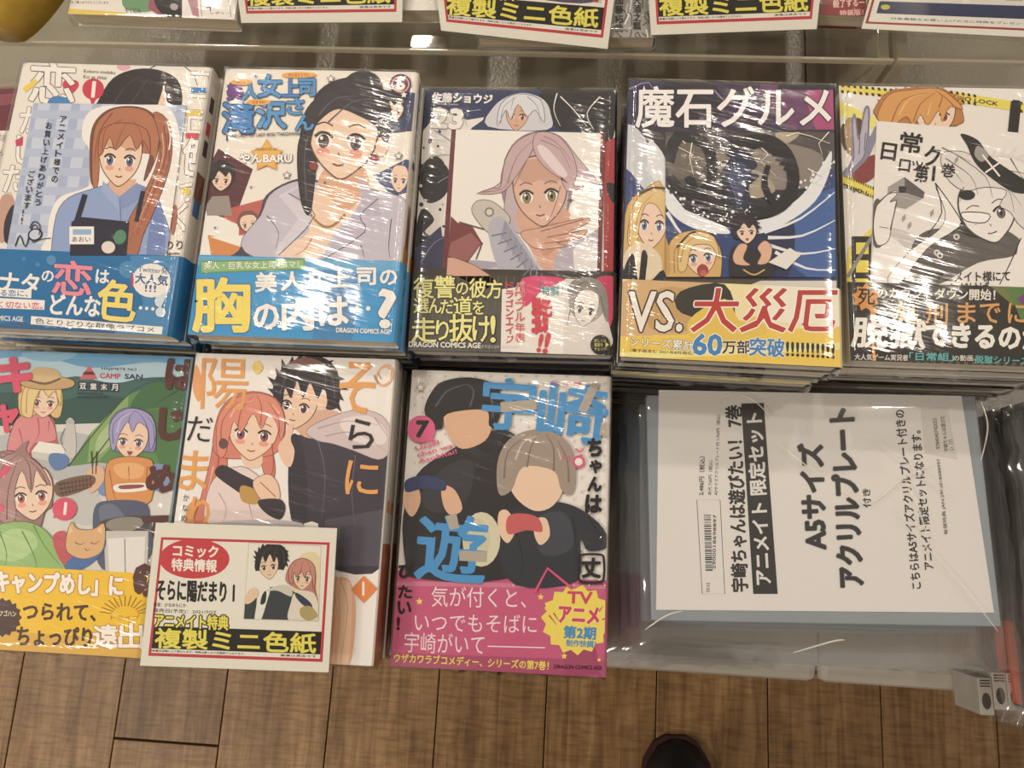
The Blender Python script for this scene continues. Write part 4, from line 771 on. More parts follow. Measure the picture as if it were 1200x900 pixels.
B.t('つられて、', 62, 690, 190, 44, '#4a2a20', rot=1, b=.07); B.t('ちょっぴり', 46, 752, 196, 50, '#4a2a20', rot=1, b=.07); B.t('遠', 246, 748, 64, 58, '#fbf6ee', b=.06, out='#b47a28', ow=.05); B.t('出', 314, 744, 64, 66, '#fbf6ee', b=.06, out='#b47a28', ow=.05); B.t('トライブ', 292, 722, 76, 12, '#c2882a', b=.03)
for i in range(13):
    a = math.radians(-170 + i * 13.3); B.l('#8a5a24', [(330 + 34 * math.cos(a), 722 + 24 * math.sin(a)), (330 + 68 * math.cos(a), 722 + 52 * math.sin(a))], 2, sm=False)
B.p('#fbf0c8', '70,712 76,712 70,720', False)
finish(k)

# --- soft cover with school pair
k = stack(-.1637, .0160, .4627, .79, 'pale pair cover manga', 'pale cream manga volume with orange title letters, volume diamond 1 and two figures', '#f0ebe4',
          [(0, .62, '#ded8d0', 0, 1), (.48, .52, '#c98a5a', .2, .8), (.62, 1, '#a8592e', 0, 1)], (150, 400, 2.25))
A = k.cover
A.p('#f4efea', '180,20 760,20 700,900 60,900', False)
A.p('#eba45c', '160,430 210,420 240,480 180,560 150,520'); A.p('#f0a868', '180,60 200,120 186,160 170,120')
A.p('#3f3b4a', '426,270 460,246 520,240 600,256 660,290 690,300 676,590 520,590 500,480 430,470'); A.p('#54505f', '520,470 690,440 676,592 520,592', False); A.p('#34303e', '426,270 450,250 470,330 470,470 432,470'); A.strands('#6a6676', '500,260 520,350 510,470; 600,300 590,400 600,500', 3)
A.p('#e0b296', '430,200 500,180 560,190 560,240 480,256 440,230'); A.p('#d8c6c8', '470,240 500,214 600,180 670,196 694,240 690,290 660,312 600,290 540,270 500,262'); A.p('#eee0e0', '560,210 630,196 676,230 676,270 620,270 580,250'); A.strands('#a8959c', '500,230 580,210 660,220; 520,250 600,240 680,290; 650,200 684,250', 3)
A.p('#25222c', '386,170 390,100 420,60 470,40 520,45 552,80 560,140 550,176 520,176 520,130 440,110 410,180'); A.face(448, 168, 50, 62, 12, '#f2cdb2', '#5a3a44', turn=-.12); A.e('#f2cdb2', 512, 162, 13, 22, 10); A.spikes('#28252f', 472, 130, 86, 86, 150, 390, 15, .22); A.p('#28252f', '388,176 384,110 420,60 480,42 530,60 556,120 548,170 530,176 518,120 500,150 480,110 462,150 446,104 430,150 414,124 406,180'); A.strands('#55505e', '400,140 420,90 460,60; 440,120 450,80 490,56; 520,120 520,90 500,60; 545,150 540,100 520,70', 4); A.p('#8a5c5a', '420,60 470,42 520,60 516,76 470,62', True)
A.p('#dd7f6c', '230,260 214,330 190,420 176,480 220,480 250,400 262,300'); A.p('#dd7f6c', '370,230 384,300 388,350 370,380 350,300'); A.p('#df8370', '226,290 236,200 270,150 330,132 390,150 414,200 410,260 380,300 280,310'); A.p(SK, '300,290 350,290 350,330 310,330'); A.face(330, 240, 66, 72, 6, '#f6d4ba', '#9a4a68', turn=0, blush='#f0a48c', line='#a86448', brow='#a8604c'); A.p('#e58e78', '236,300 236,210 268,160 330,136 388,152 414,206 404,262 392,214 370,196 352,232 330,190 300,240 280,210 266,260 256,300')
A.strands('#b65a4c', '246,280 250,210 290,160; 290,230 300,180 330,145; 350,220 352,170 340,142; 400,240 396,200 370,160; 240,300 230,380 200,470; 380,270 384,330 372,370', 4); A.strands('#f4b8a0', '270,200 290,170 330,156; 400,190 380,165; 226,330 210,400', 5); A.e('#6c4a50', 252, 270, 12, 14)
A.p('#ecd8d4', '210,400 240,350 300,330 350,360 380,400 400,470 330,490 210,480'); A.p('#38343e', '230,350 250,326 300,350 340,372 352,400 330,420 280,390'); A.p('#c89a48', '300,380 350,400 340,430 300,420'); A.p('#f4ccb0', '330,370 370,350 396,376 400,420 372,430 345,410'); A.l('#b4785c', '350,372 390,410', 3); A.p('#38343e', '344,420 400,416 416,440 400,470 360,450'); A.p('#f2c8ae', '396,280 414,250 424,220 436,226 430,260 440,290 430,330 410,320'); A.strands('#b89c9c', '240,400 260,440 250,480; 320,430 330,470', 3)
A.p('#c8c0c8', '196,486 330,470 460,480 420,520 200,520'); A.p('#f4b48c', '520,640 560,620 590,640 600,720 580,860 500,860 530,740'); A.p('#f4ece6', '420,600 520,590 540,640 500,860 420,860'); A.p('#f6cda8', '560,640 590,660 580,860 548,860 560,760'); A.strands('#e8945c', '560,630 580,700 560,850; 540,650 550,720 520,840', 3)
O2 = '#f0a64e'
A.t('陽', 196, 44, 124, 134, O2, rot=2, b=.0); A.t('だ', 160, 196, 66, 66, '#2c2830', rot=5, b=.0); A.t('ま', 140, 286, 76, 104, O2, rot=5, b=.02); A.t('り', 170, 410, 50, 90, O2, rot=5, b=.02)
A.t('そ', 566, 50, 92, 134, O2, rot=6, b=.02); A.t('ら', 586, 204, 66, 78, '#2c2830', rot=4, b=.02); A.t('に', 578, 314, 86, 88, O2, rot=4, b=.02)
A.tv('かなめもにか', 146, 404, 16, 17, 10, '#4a4448', dx=-3, b=0)
A.p('#f0883a', '622,618 658,652 622,690 588,654', False); A.t('1', 612, 634, 18, 36, '#fbf3ea', b=.02)
A.p('#f2d65c', '330,60 344,52 356,70 344,86 330,76'); A.e('#f2b88a', 678, 90, 22, 30, 20); A.e('#f6f0ea', 676, 92, 16, 22, 20); A.t('Sorani\nHidamari', 664, 82, 26, 20, '#7a6a50', rot=60)
finish(k)

# --- number 7 cover: the two drawn figures are replaced by plain rounded colour shapes
k = stack(-.0289, .0157, .4819, .72, 'pink number 7 manga', 'white manga volume number 7 with blue block title and pink lower band', '#eeeae4',
          [(0, .66, '#e0dcd6', 0, 1), (.06, .3, '#3f9ad8', .15, .85), (.68, 1, '#c04a72', 0, 1)], (440, 410, 2.2516), band=(-.091, -.0355, '#c75d84'))
A = k.cover
for i in range(26):
    for j in range(30): 
        if (i + j) % 2 == 0: A.e('#cfcac8', 104 + i * 20, 70 + j * 19, 3, n=6)
A.star('#b9b4ae', 120, 100, 15, .5); A.star('#eeeae4', 120, 100, 9, .5)
A.p('#2c2c32', '80,560 74,440 110,330 190,270 300,215 370,225 400,300 420,420 440,560 300,610 100,600'); A.p('#3a3a42', '120,380 200,300 260,300 240,400 160,430'); A.p('#1f1f25', '330,240 376,236 396,320 350,330')
A.p('#e3b391', '180,180 186,120 240,100 310,120 310,190 290,240 230,262 196,230'); A.p('#25242a', '130,160 150,110 180,84 250,74 320,96 334,150 318,200 300,200 290,160 190,170 176,210 150,200'); A.strands('#55535e', '160,150 190,110 240,92; 250,150 260,110 240,90; 310,180 306,130 280,100', 6)
A.p('#303640', '320,520 330,450 400,410 470,400 540,420 600,470 612,520 560,530 540,500 530,610 370,620'); A.p('#414854', '420,450 500,430 520,520 440,540'); A.strands('#1e242c', '370,470 390,560 380,610; 520,440 530,520 525,600; 560,440 600,500', 4)
A.p('#f0cdb0', '350,340 360,290 480,290 500,350 470,410 420,425 370,390'); A.p('#a39487', '326,380 322,300 350,240 410,212 470,218 516,256 528,320 520,380 490,370 470,320 390,310 360,370'); A.strands('#7c6e62', '340,340 350,270 400,226; 400,310 410,260 430,220; 470,320 470,260 450,224; 510,350 505,290 480,240', 5); A.strands('#c8bbae', '370,290 390,245 430,228; 490,290 480,260', 6)
A.p('#efcaac', '326,430 350,425 370,470 350,510 326,480'); A.p('#efcaac', '420,450 450,445 460,490 436,515 420,490'); A.p('#cf5c60', '350,440 390,432 430,444 440,480 400,476 350,486'); A.p('#e3b391', '76,380 110,360 120,400 100,440 80,420'); A.p('#e3b391', '176,360 210,370 230,420 200,436 180,410'); A.p('#36406e', '82,344 130,332 180,344 184,372 130,366 84,376')
A.e('#d8d4b4', 280, 500, 50, 72); A.e('#cfcbaa', 268, 500, 36, 56)
U = '#3b98da'
for ch, x, y, w, h, r_ in (('宇', 290, 74, 134, 132, 4), ('崎', 440, 84, 178, 150, 6)): A.t(ch, x, y, w, h, U, rot=r_, b=.05)
A.t('遊', 120, 430, 180, 172, U, rot=5, b=.045)
for q in ('330,140 424,132 426,158 332,166', '534,160 570,86 590,94 556,170', '596,192 620,196 616,230 590,226', '186,440 214,430 222,470 198,476', '222,530 296,532 294,560 222,556'): A.p('#b5aa9b', q, False)
A.t('うざき', 462, 82, 84, 12, '#df5a86', rot=2, b=.06)
for ch, x, y, w, h in (('ち', 562, 236, 34, 44), ('ゃ', 566, 292, 30, 32), ('ん', 562, 336, 34, 36), ('は', 556, 384, 40, 44)): A.t(ch, x, y, w, h, '#1f1d22', rot=2, b=.11)
for ch, x, y, w, h in (('び', 64, 564, 38, 36), ('た', 62, 612, 36, 1)): A.t(ch, x, y, w, h, '#1f1d22', rot=2, b=.1)
A.e('#e2568a', 122, 210, 37, 36); A.p('#e2568a', '146,226 162,244 140,242', False); A.t('7', 108, 190, 28, 40, '#1f1d22', b=.14, shear=.1)
A.t('Uzaki\nchan wa\nAsobitai!', 104, 256, 104, 46, '#e2568a', rot=-15, b=.06)
A.strands('#e2568a', '528,262 542,270 552,256; 492,286 512,284 508,300', 5); A.e('#e2568a', 536, 296, 17, 17); A.e('#eeeae4', 536, 296, 10, 10); A.l('#e2568a', '528,284 546,278', 4)
A.l('#26242a', '536,566 536,548 546,540 590,540 602,550 602,600 592,612 546,612 536,600', 6, closed=True); A.t('丈', 546, 550, 46, 50, '#26242a', b=.1); A.t('TAKE presents', 536, 614, 66, 8, '#26242a', b=.02)
A.l('#e04a80', '420,640 454,576 520,630', 7, sm=False)
B = k.bandart; B.p('#b04a72', '40,800 640,820 640,880 30,880', False); B.p('#a8446c', '480,640 540,640 600,860 500,860', False); B.p('#d67a9a', '40,610 640,620 640,632 40,622', False)
B.t('気が付くと、', 148, 624, 250, 54, '#f4e0e6', rot=1, b=.0); B.t('いつでもそばに', 104, 694, 322, 48, '#f4e0e6', rot=1, b=.0); B.t('宇崎がいて', 78, 744, 210, 54, '#f4e0e6', rot=2, b=.0); B.l('#f4e0e6', '296,782 448,786', 3)
B.t('ウザカワラブコメディー、シリーズの第7巻！', 50, 800, 408, 24, '#f4d84c', rot=3, b=.05, out='#8a2c52', ow=.04)
for i, ch in enumerate('たい!'): B.t(ch, 62 - i * 2, 622 + i * 42, 34, 32, '#1f1d22', rot=2, b=.1)
B.star('#f2dc46', 530, 712, 94, .86, 15, -80); B.t('TV', 508, 638, 64, 30, '#d8386a', rot=2, b=.1); B.t('アニメ', 486, 676, 104, 42, '#d8386a', rot=3, b=.1, out='#f6f2c0', ow=.03); B.t('第2期', 498, 728, 84, 32, '#3a90cc', rot=3, b=.09); B.t('制作快調！', 504, 764, 78, 18, '#3a90cc', rot=3, b=.06)
B.strands('#b03a64', '458,700 478,726; 470,694 484,716; 590,690 600,676; 598,712 612,706', 4)
for x, y, r_ in ((116, 664, 10), (436, 652, 9), (452, 682, 8), (498, 808, 9), (590, 818, 6)): B.star('#f4d84c', x, y, r_, .5)
B.t('DRAGON COMICS AGE', 472, 830, 126, 10, '#3a1a28', rot=2, b=.06)
finish(k)

# --- information card in its clear case on the lower row
PC = [(182.6, 612.4), (395, 619), (385, 788), (164, 780)]
def pop_card(px, depth, frame, label, back=.0034, cat='sign'):
    art = sheet('info_card', px, depth, .0005, '#efeae2', label, cat, frame)
    pts = art.pts; g = 1.0
    cx = sum(p[0] for p in pts) / 4; cy = sum(p[1] for p in pts) / 4
    def prism(name, z0, z1, gr, mat):
        bm = bmesh.new(); Q = [(cx + (a - cx) * gr, cy + (b - cy) * gr) for a, b in pts]
        A_ = [bm.verts.new((a, b, z0)) for a, b in Q]; B_ = [bm.verts.new((a, b, z1)) for a, b in Q]
        bm.faces.new(A_[::-1]); bm.faces.new(B_)
        for i in range(4): bm.faces.new((A_[i], A_[(i + 1) % 4], B_[(i + 1) % 4], B_[i]))
        return bm_obj(name, bm, mat, art.ob)
    prism('clear_case_front', .0012, .0016, 1.035, ACRYL); prism('clear_case_back', -back, -.0007, 1.035, ACRYL)
    return art
def pop_print(C, m, pic=True):
    """m maps card coordinates (0..1000 across, 0..780 down) to the crop frame"""
    def r(c, x0, y0, x1, y1): C.p(c, [m(x0, y0), m(x1, y0), m(x1, y1), m(x0, y1)], False)
    def t(s_, x, y, w, h, c, **k):
        p0, p1 = m(x, y), m(x + w, y); p2 = m(x, y + h); C.t(s_, p0[0], p0[1], math.hypot(p1[0] - p0[0], p1[1] - p0[1]), math.hypot(p2[0] - p0[0], p2[1] - p0[1]), c, rot=math.degrees(math.atan2(p1[1] - p0[1], p1[0] - p0[0])), **k)
    def e(c, x, y, rx, ry):
        C.p(c, [m(x + rx * math.cos(a), y + ry * math.sin(a)) for a in [i * math.pi / 14 for i in range(28)]], False)
    r('#cf2c3c', 38, 78, 965, 725); r('#f2ede5', 52, 92, 950, 708)
    if pic:
        e('#d63242', 232, 190, 192, 108); t('コミック', 110, 118, 245, 62, '#fbf6f0', b=.07); t('特典情報', 110, 192, 245, 66, '#fbf6f0', b=.06)
        t('そらに陽だまり 1', 42, 312, 420, 110, '#1e1c1c', b=.06); t('著者：かなめもにか', 36, 434, 176, 22, '#1e1c1c', b=.03); t('発売日(予定)：2021/7/27', 36, 466, 340, 24, '#1e1c1c', b=.03)
    r('#1c1a18', 52, 562, 950, 684); t('アニメイト特典', 50, 494, 395, 76, '#f2e440', b=.07, out='#1c1a18', ow=.12); t('複製ミニ色紙', 62, 574, 860, 106, '#f2e440', b=.06, out='#1c1a18', ow=.04)
    t('※数量は店舗により異なります。特典は無くなり次第終了となります。', 48, 690, 500, 12, '#3a3432'); t('画像は見本です', 740, 690, 190, 12, '#3a3432')
    return r, t, e
C = pop_card(PC, .4495, (150, 600, 4.444), 'white information card with red border in clear case over the lower left volumes', .0103)
def mcard(px, k=4.444, ox=150, oy=600):
    a, b, c, d = px
    def m(x, y):
        u, v = x / 1000, y / 780; X = (a[0] * (1 - u) + b[0] * u) * (1 - v) + (d[0] * (1 - u) + c[0] * u) * v; Y = (a[1] * (1 - u) + b[1] * u) * (1 - v) + (d[1] * (1 - u) + c[1] * u) * v
        return ((X - ox) * k, (Y - oy) * k)
    return m
pop_print(C, mcard(PC))
C.p('#d8cfc2', '628,160 1008,175 994,570 600,560', False); C.p('#f3eee6', '632,164 1004,179 990,566 604,556', False); C.window('632,164 1004,179 990,566 604,556')
C.p('#f0dcb0', '880,250 1004,240 990,566 860,560'); C.p('#3a424a', '598,560 606,470 640,420 700,400 760,390 860,410 880,470 850,566 600,566'); C.p('#f2ede6', '680,400 740,390 720,480 690,566 660,566 670,480', True); C.p('#2c323a', '700,430 720,412 716,470 690,480'); C.p('#d8d2c8', '720,410 790,380 850,390 850,440 780,410')
C.p('#2c2a30', '664,300 670,220 720,175 780,165 826,200 832,240 812,300 790,300 680,306'); C.face(732, 282, 52, 66, -6, '#f4d2b4', '#5a4a3c'); C.spikes('#2c2a30', 748, 240, 84, 74, 150, 390, 13, .18); C.p('#2c2a30', '660,290 676,210 720,172 790,168 832,210 826,260 808,302 800,250 780,225 760,262 740,220 716,262 700,230 682,300'); C.strands('#5a5660', '690,260 710,210 750,180; 760,240 770,200 780,180; 815,270 812,220 795,190', 4)
C.p('#c98078', '830,370 820,340 836,290 870,250 920,240 965,270 980,330 978,400 990,470 960,500 940,420 880,400'); C.face(910, 342, 50, 62, 4, '#f4d2b4', '#6a5a4a', blush='#eeae92'); C.p('#d38e82', '842,360 838,300 868,256 920,242 968,276 978,350 966,400 958,330 936,310 920,340 904,308 880,338 866,312 858,372'); C.strands('#a05a54', '852,350 856,300 880,262; 900,320 905,280 915,250; 950,330 950,290 930,255; 972,400 985,470', 4)
C.p('#ecdfd4', '850,470 870,420 930,410 980,440 990,566 840,566'); C.p('#34405a', '870,420 900,430 950,470 960,500 920,490 880,450'); C.p('#b8a46a', '900,500 950,490 990,540 940,566 900,540'); C.p('#f2ceb0', '606,460 630,410 650,395 670,400 680,430 650,466 620,480')
C.window(); C.build('card_print', C.ob)

# ------------------------------------------------------------------ clear bagged sets at the lower right
GREYP = mat_plain('blue_grey_plate', '#8f9aa2', .25, 20, .04)
INNER = mat_plain('bagged_dark_stock', '#6f7072', .4, 30, .2, 0, 0, .4, (1, 1, 12))
bx, by = .1688, .0360
bd = .500; rot = math.radians(2.6); bz0 = CAMZ - TABLE_D; nb = 5; bp = (TABLE_D - bd - .001) / nb
bagm = None
def bag_mesh(w, h, t, seed, yo=0):
    """loose clear bag: a flattened pillow wider than its contents with puckered corners and welded ends"""
    rnd = random.Random(seed); bm = bmesh.new(); nx, ny = 26, 20; G = {}
    for sgn in (1,):
        for i in range(nx + 1):
            for j in range(ny + 1):
                u, v = i / nx * 2 - 1, j / ny * 2 - 1
                if sgn < 0 and (i in (0, nx) or j in (0, ny)): G[sgn, i, j] = G[1, i, j]; continue
                e = max(0, 1 - max((abs(u) - .86) / .14, (abs(v) - .86) / .14, 0))
                z = t / 2 + sgn * (t / 2 * min(1, e * 1.3)) + (rnd.uniform(-.0005, .0006) if sgn > 0 else 0) * (1.5 - e)
                if max(abs(u), abs(v)) > .9: z += rnd.uniform(-.0012, .0012)
                x = u * w / 2 + (rnd.uniform(-.002, .002) if abs(u) > .9 else 0); y = v * h / 2 - yo + (rnd.uniform(-.002, .002) if abs(v) > .9 else 0)
                G[sgn, i, j] = bm.verts.new((x, y, max(.0002, z)))
    for sgn in (1,):
        for i in range(nx):
            for j in range(ny):
                f = [G[sgn, i, j], G[sgn, i + 1, j], G[sgn, i + 1, j + 1], G[sgn, i, j + 1]]
                bm.faces.new(f if sgn > 0 else f[::-1])
    me = bpy.data.meshes.new('clear_bag'); bm.to_mesh(me); bm.free(); me.materials.append(BAG)
    for p in me.polygons: p.use_smooth = True
    return me
bags = [bag_mesh(.240, .178, bp - .0004, s, .010) for s in (1, 2, 3)]
bm = bmesh.new(); add_box(bm, -.1065, .1065, -.0740, .0700, .003, bp - .0046, .001); me = bpy.data.meshes.new('plate_box'); bm.to_mesh(me); bm.free(); me.materials.append(GREYP); platem = me
rnd = random.Random(9)
for kk in range(nb):
    tp = kk == 0; o = (0, 0) if tp else (-.003 * kk + rnd.uniform(-.003, .003), -.0028 * kk + rnd.uniform(-.003, .001))
    r = empty('bagged_plate_set', (bx + o[0], by + o[1], bz0 + bp * (nb - 1 - kk) + .0003), rot if tp else rot + rnd.uniform(-.02, .02))
    tag(r, 'clear bagged set with white printed sheet lying sideways, top of its pile' if tp else ('clear bagged plate set, %s from the top under the white sheet set' % ORD[kk]), 'package', 'clear bagged plate sets in one pile')
    obj('plate_box', platem, None, r); obj('clear_bag', bags[kk % 3], None, r)
    if tp: topbag = r
bpy.context.view_layer.update()
# the printed sheet in the top bag
PX = [(772, 457), (1126.7, 464), (1165, 718), (769, 714.6)]
zs = bz0 + bp * (nb - 1) + .0003 + bp - .0042
C = sheet('printed_sheet', PX, CAMZ - zs, .0004, '#ece9e6', None, None, (720, 430, 2.1958))
C.ob.parent = topbag; C.ob.matrix_parent_inverse = topbag.matrix_world.inverted()
K = '#1c1c20'
def vt(txt, x, y, w, h, rot=-90, col=K, **k):
    """line that runs up the sheet: x, y is the lower left corner of the line as it lies in the picture; w = run upwards, h = its height"""
    C.t(txt, x, y, w, h, col, rot=rot, **k)
vt('2,486円（税込）', 216, 330, 100, 14, -88, b=.06); vt('本代 726円（税込）', 240, 330, 90, 10, -88, b=.04); vt('A5サイズアクリルプレート代 1,760円（税込）', 256, 330, 208, 10, -88, b=.04)
C.l('#3a3a3e', '212,342 272,342 284,584 226,584', 1.6, closed=True, sm=False)
x_ = 380; rnd = random.Random(2)
while x_ < 522:
    wv = rnd.choice((1.4, 1.4, 2.6, 3.6)); C.p('#242428', [(230 + (x_ - 376) * .03, x_), (248 + (x_ - 376) * .03, x_), (248 + (x_ - 376) * .03, x_ + wv), (230 + (x_ - 376) * .03, x_ + wv)], False); x_ += wv + rnd.choice((1.4, 2.2, 3))
vt('2900018698897', 252, 520, 140, 8, -89); vt('【セス】', 236, 578, 22, 9, -88, b=.03)
vt('宇崎ちゃんは遊びたい！ 7巻', 302, 578, 478, 42, -92.0, b=.07)
C.p('#1d1d21', '326,94 384,93 420,584 357,584', False); vt('アニメイト 限定セット', 362, 560, 440, 42, -93.2, '#eceae6', b=.07)
vt('A5サイズ', 484, 470, 270, 62, -92.5, K, b=.08, out='#8a8a8e', ow=.03); vt('アクリルプレート', 576, 566, 456, 64, -93.2, K, b=.08, out='#8a8a8e', ow=.03); vt('付き', 640, 362, 48, 20, -93, b=.05)
vt('こちらはA5サイズアクリルプレート付きの', 764, 572, 462, 26, -95.5, b=.05); vt('アニメイト限定セットになります。', 796, 522, 358, 26, -95.5, b=.05)
vt('有償特典 JAN:2900018688997', 848, 432, 196, 12, -96, b=.0)
C.p('#dedad2', '790,108 854,104 882,238 800,222', False); vt('9784040742052', 828, 212, 80, 10, -97); vt('宇崎ちゃんは遊びた\nい（7）', 848, 218, 92, 26, -97)
C.build('sheet_print', C.ob)
# sharp crease lines of the bag
def crease(parent, pts, z, w):
    """a raised fold of clear film along a line of local points"""
    bm = bmesh.new(); L = len(pts); rows = []
    sp = smooth_pts(pts, 5, False); n = len(sp)
    for i, (x, y) in enumerate(sp):
        a, b = sp[max(0, i - 1)], sp[min(n - 1, i + 1)]; dx, dy = b[0] - a[0], b[1] - a[1]; h = math.hypot(dx, dy) or 1
        ww = w * math.sin(math.pi * (i + .5) / n) ** .5; row = []
        for k in range(7):
            t = k / 6 * 2 - 1; row.append(bm.verts.new((x - dy / h * ww * t, y + dx / h * ww * t, z + (1 - t * t) * ww * .9)))
        rows.append(row)
    for i in range(n - 1):
        for k in range(6): bm.faces.new((rows[i][k], rows[i + 1][k], rows[i + 1][k + 1], rows[i][k + 1]))
    return bm_obj('film_crease', bm, CREASE, parent, True)
CREASE = mat_film('creased_film', .1, 60, (1, 1, 1), .30, .10, (.99, .99, .99)); add_diffuse(CREASE, '#fbf6ec', .5)  # white diffuse: stress-whitened folds, with their bright highlights put into the colour
inv = topbag.matrix_world.inverted()
zt_ = bp - .0006
for s_ in ('1045,590 1085,640 1130,690 1170,740', '985,575 1018,590 1060,560 1095,545', '912,520 935,538 965,560', '1018,510 1080,555 1120,585', '838,470 858,462 882,468 905,490', '756,738 780,722 800,716', '930,765 975,752 990,750', '1150,470 1158,500 1150,540', '1060,560 1078,600 1090,640'):
    pts = []
    for q in s_.split():
        a, b = map(float, q.split(',')); v = inv @ at(a, b, CAMZ - (bz0 + bp * nb)); pts.append((v.x, v.y))
    crease(topbag, pts, zt_, .00055)

# pile of dark bagged goods at the right picture edge
DK = mat_plain('dark_sleeve', '#4a4541', .4, 25, .3); ORG = mat_plain('orange_label', '#c4512a', .5, 40, .1); SLV = mat_plain('silver_board', '#a9a59c', .35, 50, .1, 0, 0, .6)
nb2 = 8; bp2 = .125 / nb2
bag2 = bag_mesh(.150, .222, bp2 - .0003, 8)
bm = bmesh.new(); add_box(bm, -.064, .064, -.1, .1, .002, bp2 - .003, .001); me = bpy.data.meshes.new('sleeve'); bm.to_mesh(me); bm.free(); me.materials.append(DK)
bm = bmesh.new(); add_box(bm, -.0646, -.0636, -.098, -.045, .0025, bp2 - .0035); me2 = bpy.data.meshes.new('orange_label'); bm.to_mesh(me2); bm.free(); me2.materials.append(ORG)
bm = bmesh.new(); add_box(bm, -.064, -.046, -.0985, .0985, bp2 - .0031, bp2 - .0026); me3 = bpy.data.meshes.new('cover_strip'); bm.to_mesh(me3); bm.free(); me3.materials.append(ORG)
for kk in range(nb2):
    tp = kk == 0
    r = empty('bagged_booklet', (.3785 + (0 if tp else rnd.uniform(-.004, .003)), .013 + (0 if tp else rnd.uniform(-.003, .003)), bz0 + bp2 * (nb2 - 1 - kk) + .0002), math.radians(1.5) + (0 if tp else rnd.uniform(-.015, .015)))
    tag(r, 'dark bagged booklet with orange strip on top of the pile at right picture edge' if tp else 'dark bagged booklet, %s from the top, pile at the right picture edge' % ORD[kk], 'package', 'dark bagged booklets at the right picture edge')
    obj('sleeve', me, None, r); obj('clear_bag', bag2, None, r)
    if kk % 3 != 1: obj('orange_label', me2, None, r)
    if tp:
        rr = r; bm = bmesh.new(); add_box(bm, -.064, -.040, -.098, -.036, bp2 - .0031, bp2 - .0027); bm_obj('orange_label', bm, ORG, r)
        bm = bmesh.new(); add_box(bm, -.062, -.046, -.074, -.06, bp2 - .0027, bp2 - .0025); bm_obj('white_patch', bm, CARD, r)
        bm = bmesh.new(); bmesh.ops.create_circle(bm, cap_ends=True, radius=.006, segments=16, matrix=Matrix.Translation((-.055, .040, bp2 - .0028))); bm_obj('red_dot', bm, mat_plain('red_ink', '#a8302a', .5), r)
# small silver boxes standing at the front right corner of the table
for i, (a, b) in enumerate(((1156, 812), (1168, 808), (1180, 805))):
    c = at(a, b, .53); w = .0046
    r = empty('acrylic_stand_box', (c.x + .0, YF + .0075 - .004 * (i == 0), bz0), math.radians(2)); r.location.x = .2985 + i * .0095
    tag(r, ['leftmost of three narrow silver boxes at the front right table corner', 'middle one of three narrow silver boxes at the front right table corner', 'rightmost of three narrow silver boxes at the front right table corner'][i], 'box', 'narrow silver boxes at the front right table corner')
    bm = bmesh.new(); add_box(bm, -w, w, -.012, .012, 0, .034, .0006); bm_obj('carton', bm, SLV, r)
    bm = bmesh.new(); bmesh.ops.create_circle(bm, cap_ends=True, radius=.0030, segments=14, matrix=Matrix.Translation((0, -.003, .0341)) @ Matrix.Scale(1.8, 4, (0, 1, 0))); bm_obj('window_print', bm, DK, r)
    for j in range(3): bm = bmesh.new(); add_box(bm, -.0034, .0034, .0062 + j * .0018, .0070 + j * .0018, .034, .0342); bm_obj('text_line', bm, DK, r)

# ------------------------------------------------------------------ upper tier on the acrylic riser
RZ = CAMZ - .50                                           # top of the riser deck
def A_FULL(A):
    f = A.fr; A.m = lambda x, y: (x, y) if A.raw_local else Art.m(A, x, y); A.raw_local = True
    return [(-BW / 2, -BH / 2), (BW / 2, -BH / 2), (BW / 2, BH / 2), (-BW / 2, BH / 2)]
def riser_book(px, py, depth, rotdeg, jacket, title, label, n, art=None, frame=(0, 0, 1), w=BW, h=BH, group=None):
    """a stack on the riser whose front right top corner is measured at px, py"""
    c = at(px, py, depth); rot = math.radians(rotdeg)
    T = .50 - depth; t = (T - .0004 - (n - 1) * .0014) / n; pitch = t + .0014
    x = c.x - w / 2 * math.cos(rot) - h / 2 * math.sin(rot); y = c.y - w / 2 * math.sin(rot) + h / 2 * math.cos(rot)
    pm = page_mesh(t); jm = wrap_mesh('dust_jacket', BW, -BH / 2, BH / 2, t, .0003, jacket); fm = film_mesh(BW, BH, t, 21, top=.0010)
    for k in range(n):
        r = empty('manga_volume', (x + (0 if k == 0 else random.uniform(-.001, .001)), y, RZ + pitch * (n - 1 - k)), rot)
        tag(r, label if k == 0 else '%s copy from the top in the %s pile on the riser' % (ORD[k], title), 'book', 'copies in the %s pile on the riser' % title)
        obj('page_block', pm, None, r); j = obj('dust_jacket', jm, None, r); obj('shrink_wrap', fm, None, r)
        if k == 0:
            co, s_ = math.cos(rot), math.sin(rot); zz = t + .00035
            A = Art(Plane((x, y, RZ + pitch * (n - 1) + zz), (co, s_, 0), (-s_, co, 0)), [(-BW / 2, -BH / 2), (BW / 2 - .0008, -BH / 2), (BW / 2 - .0008, BH / 2), (-BW / 2, BH / 2)], frame)
            A.raw(jacket, A_FULL(A)); A.raw_local = False; art(A); A.build('cover_print', j, (0, 0, zz))
def a1(A):
    A.p('#e8e2d8', '60,-40 640,-60 640,80 60,80', False); A.t('いつもご購入ありがとうございます', 232, 2, 150, 10, '#5a5048', rot=1); A.p('#e3c63e', '190,26 440,44 440,90 180,80', False); A.p('#6a9a6c', '440,-20 540,-20 530,40 440,30')
    A.t('やくにん', 440, 28, 56, 18, '#2a2626', b=.04); A.p('#9a5060', '530,-40 600,-40 570,60 520,30', False); A.p('#1e1c20', '546,-40 640,-40 690,70 590,60 548,20'); A.e('#a8a2a0', 612, 24, 14, 12, 20)
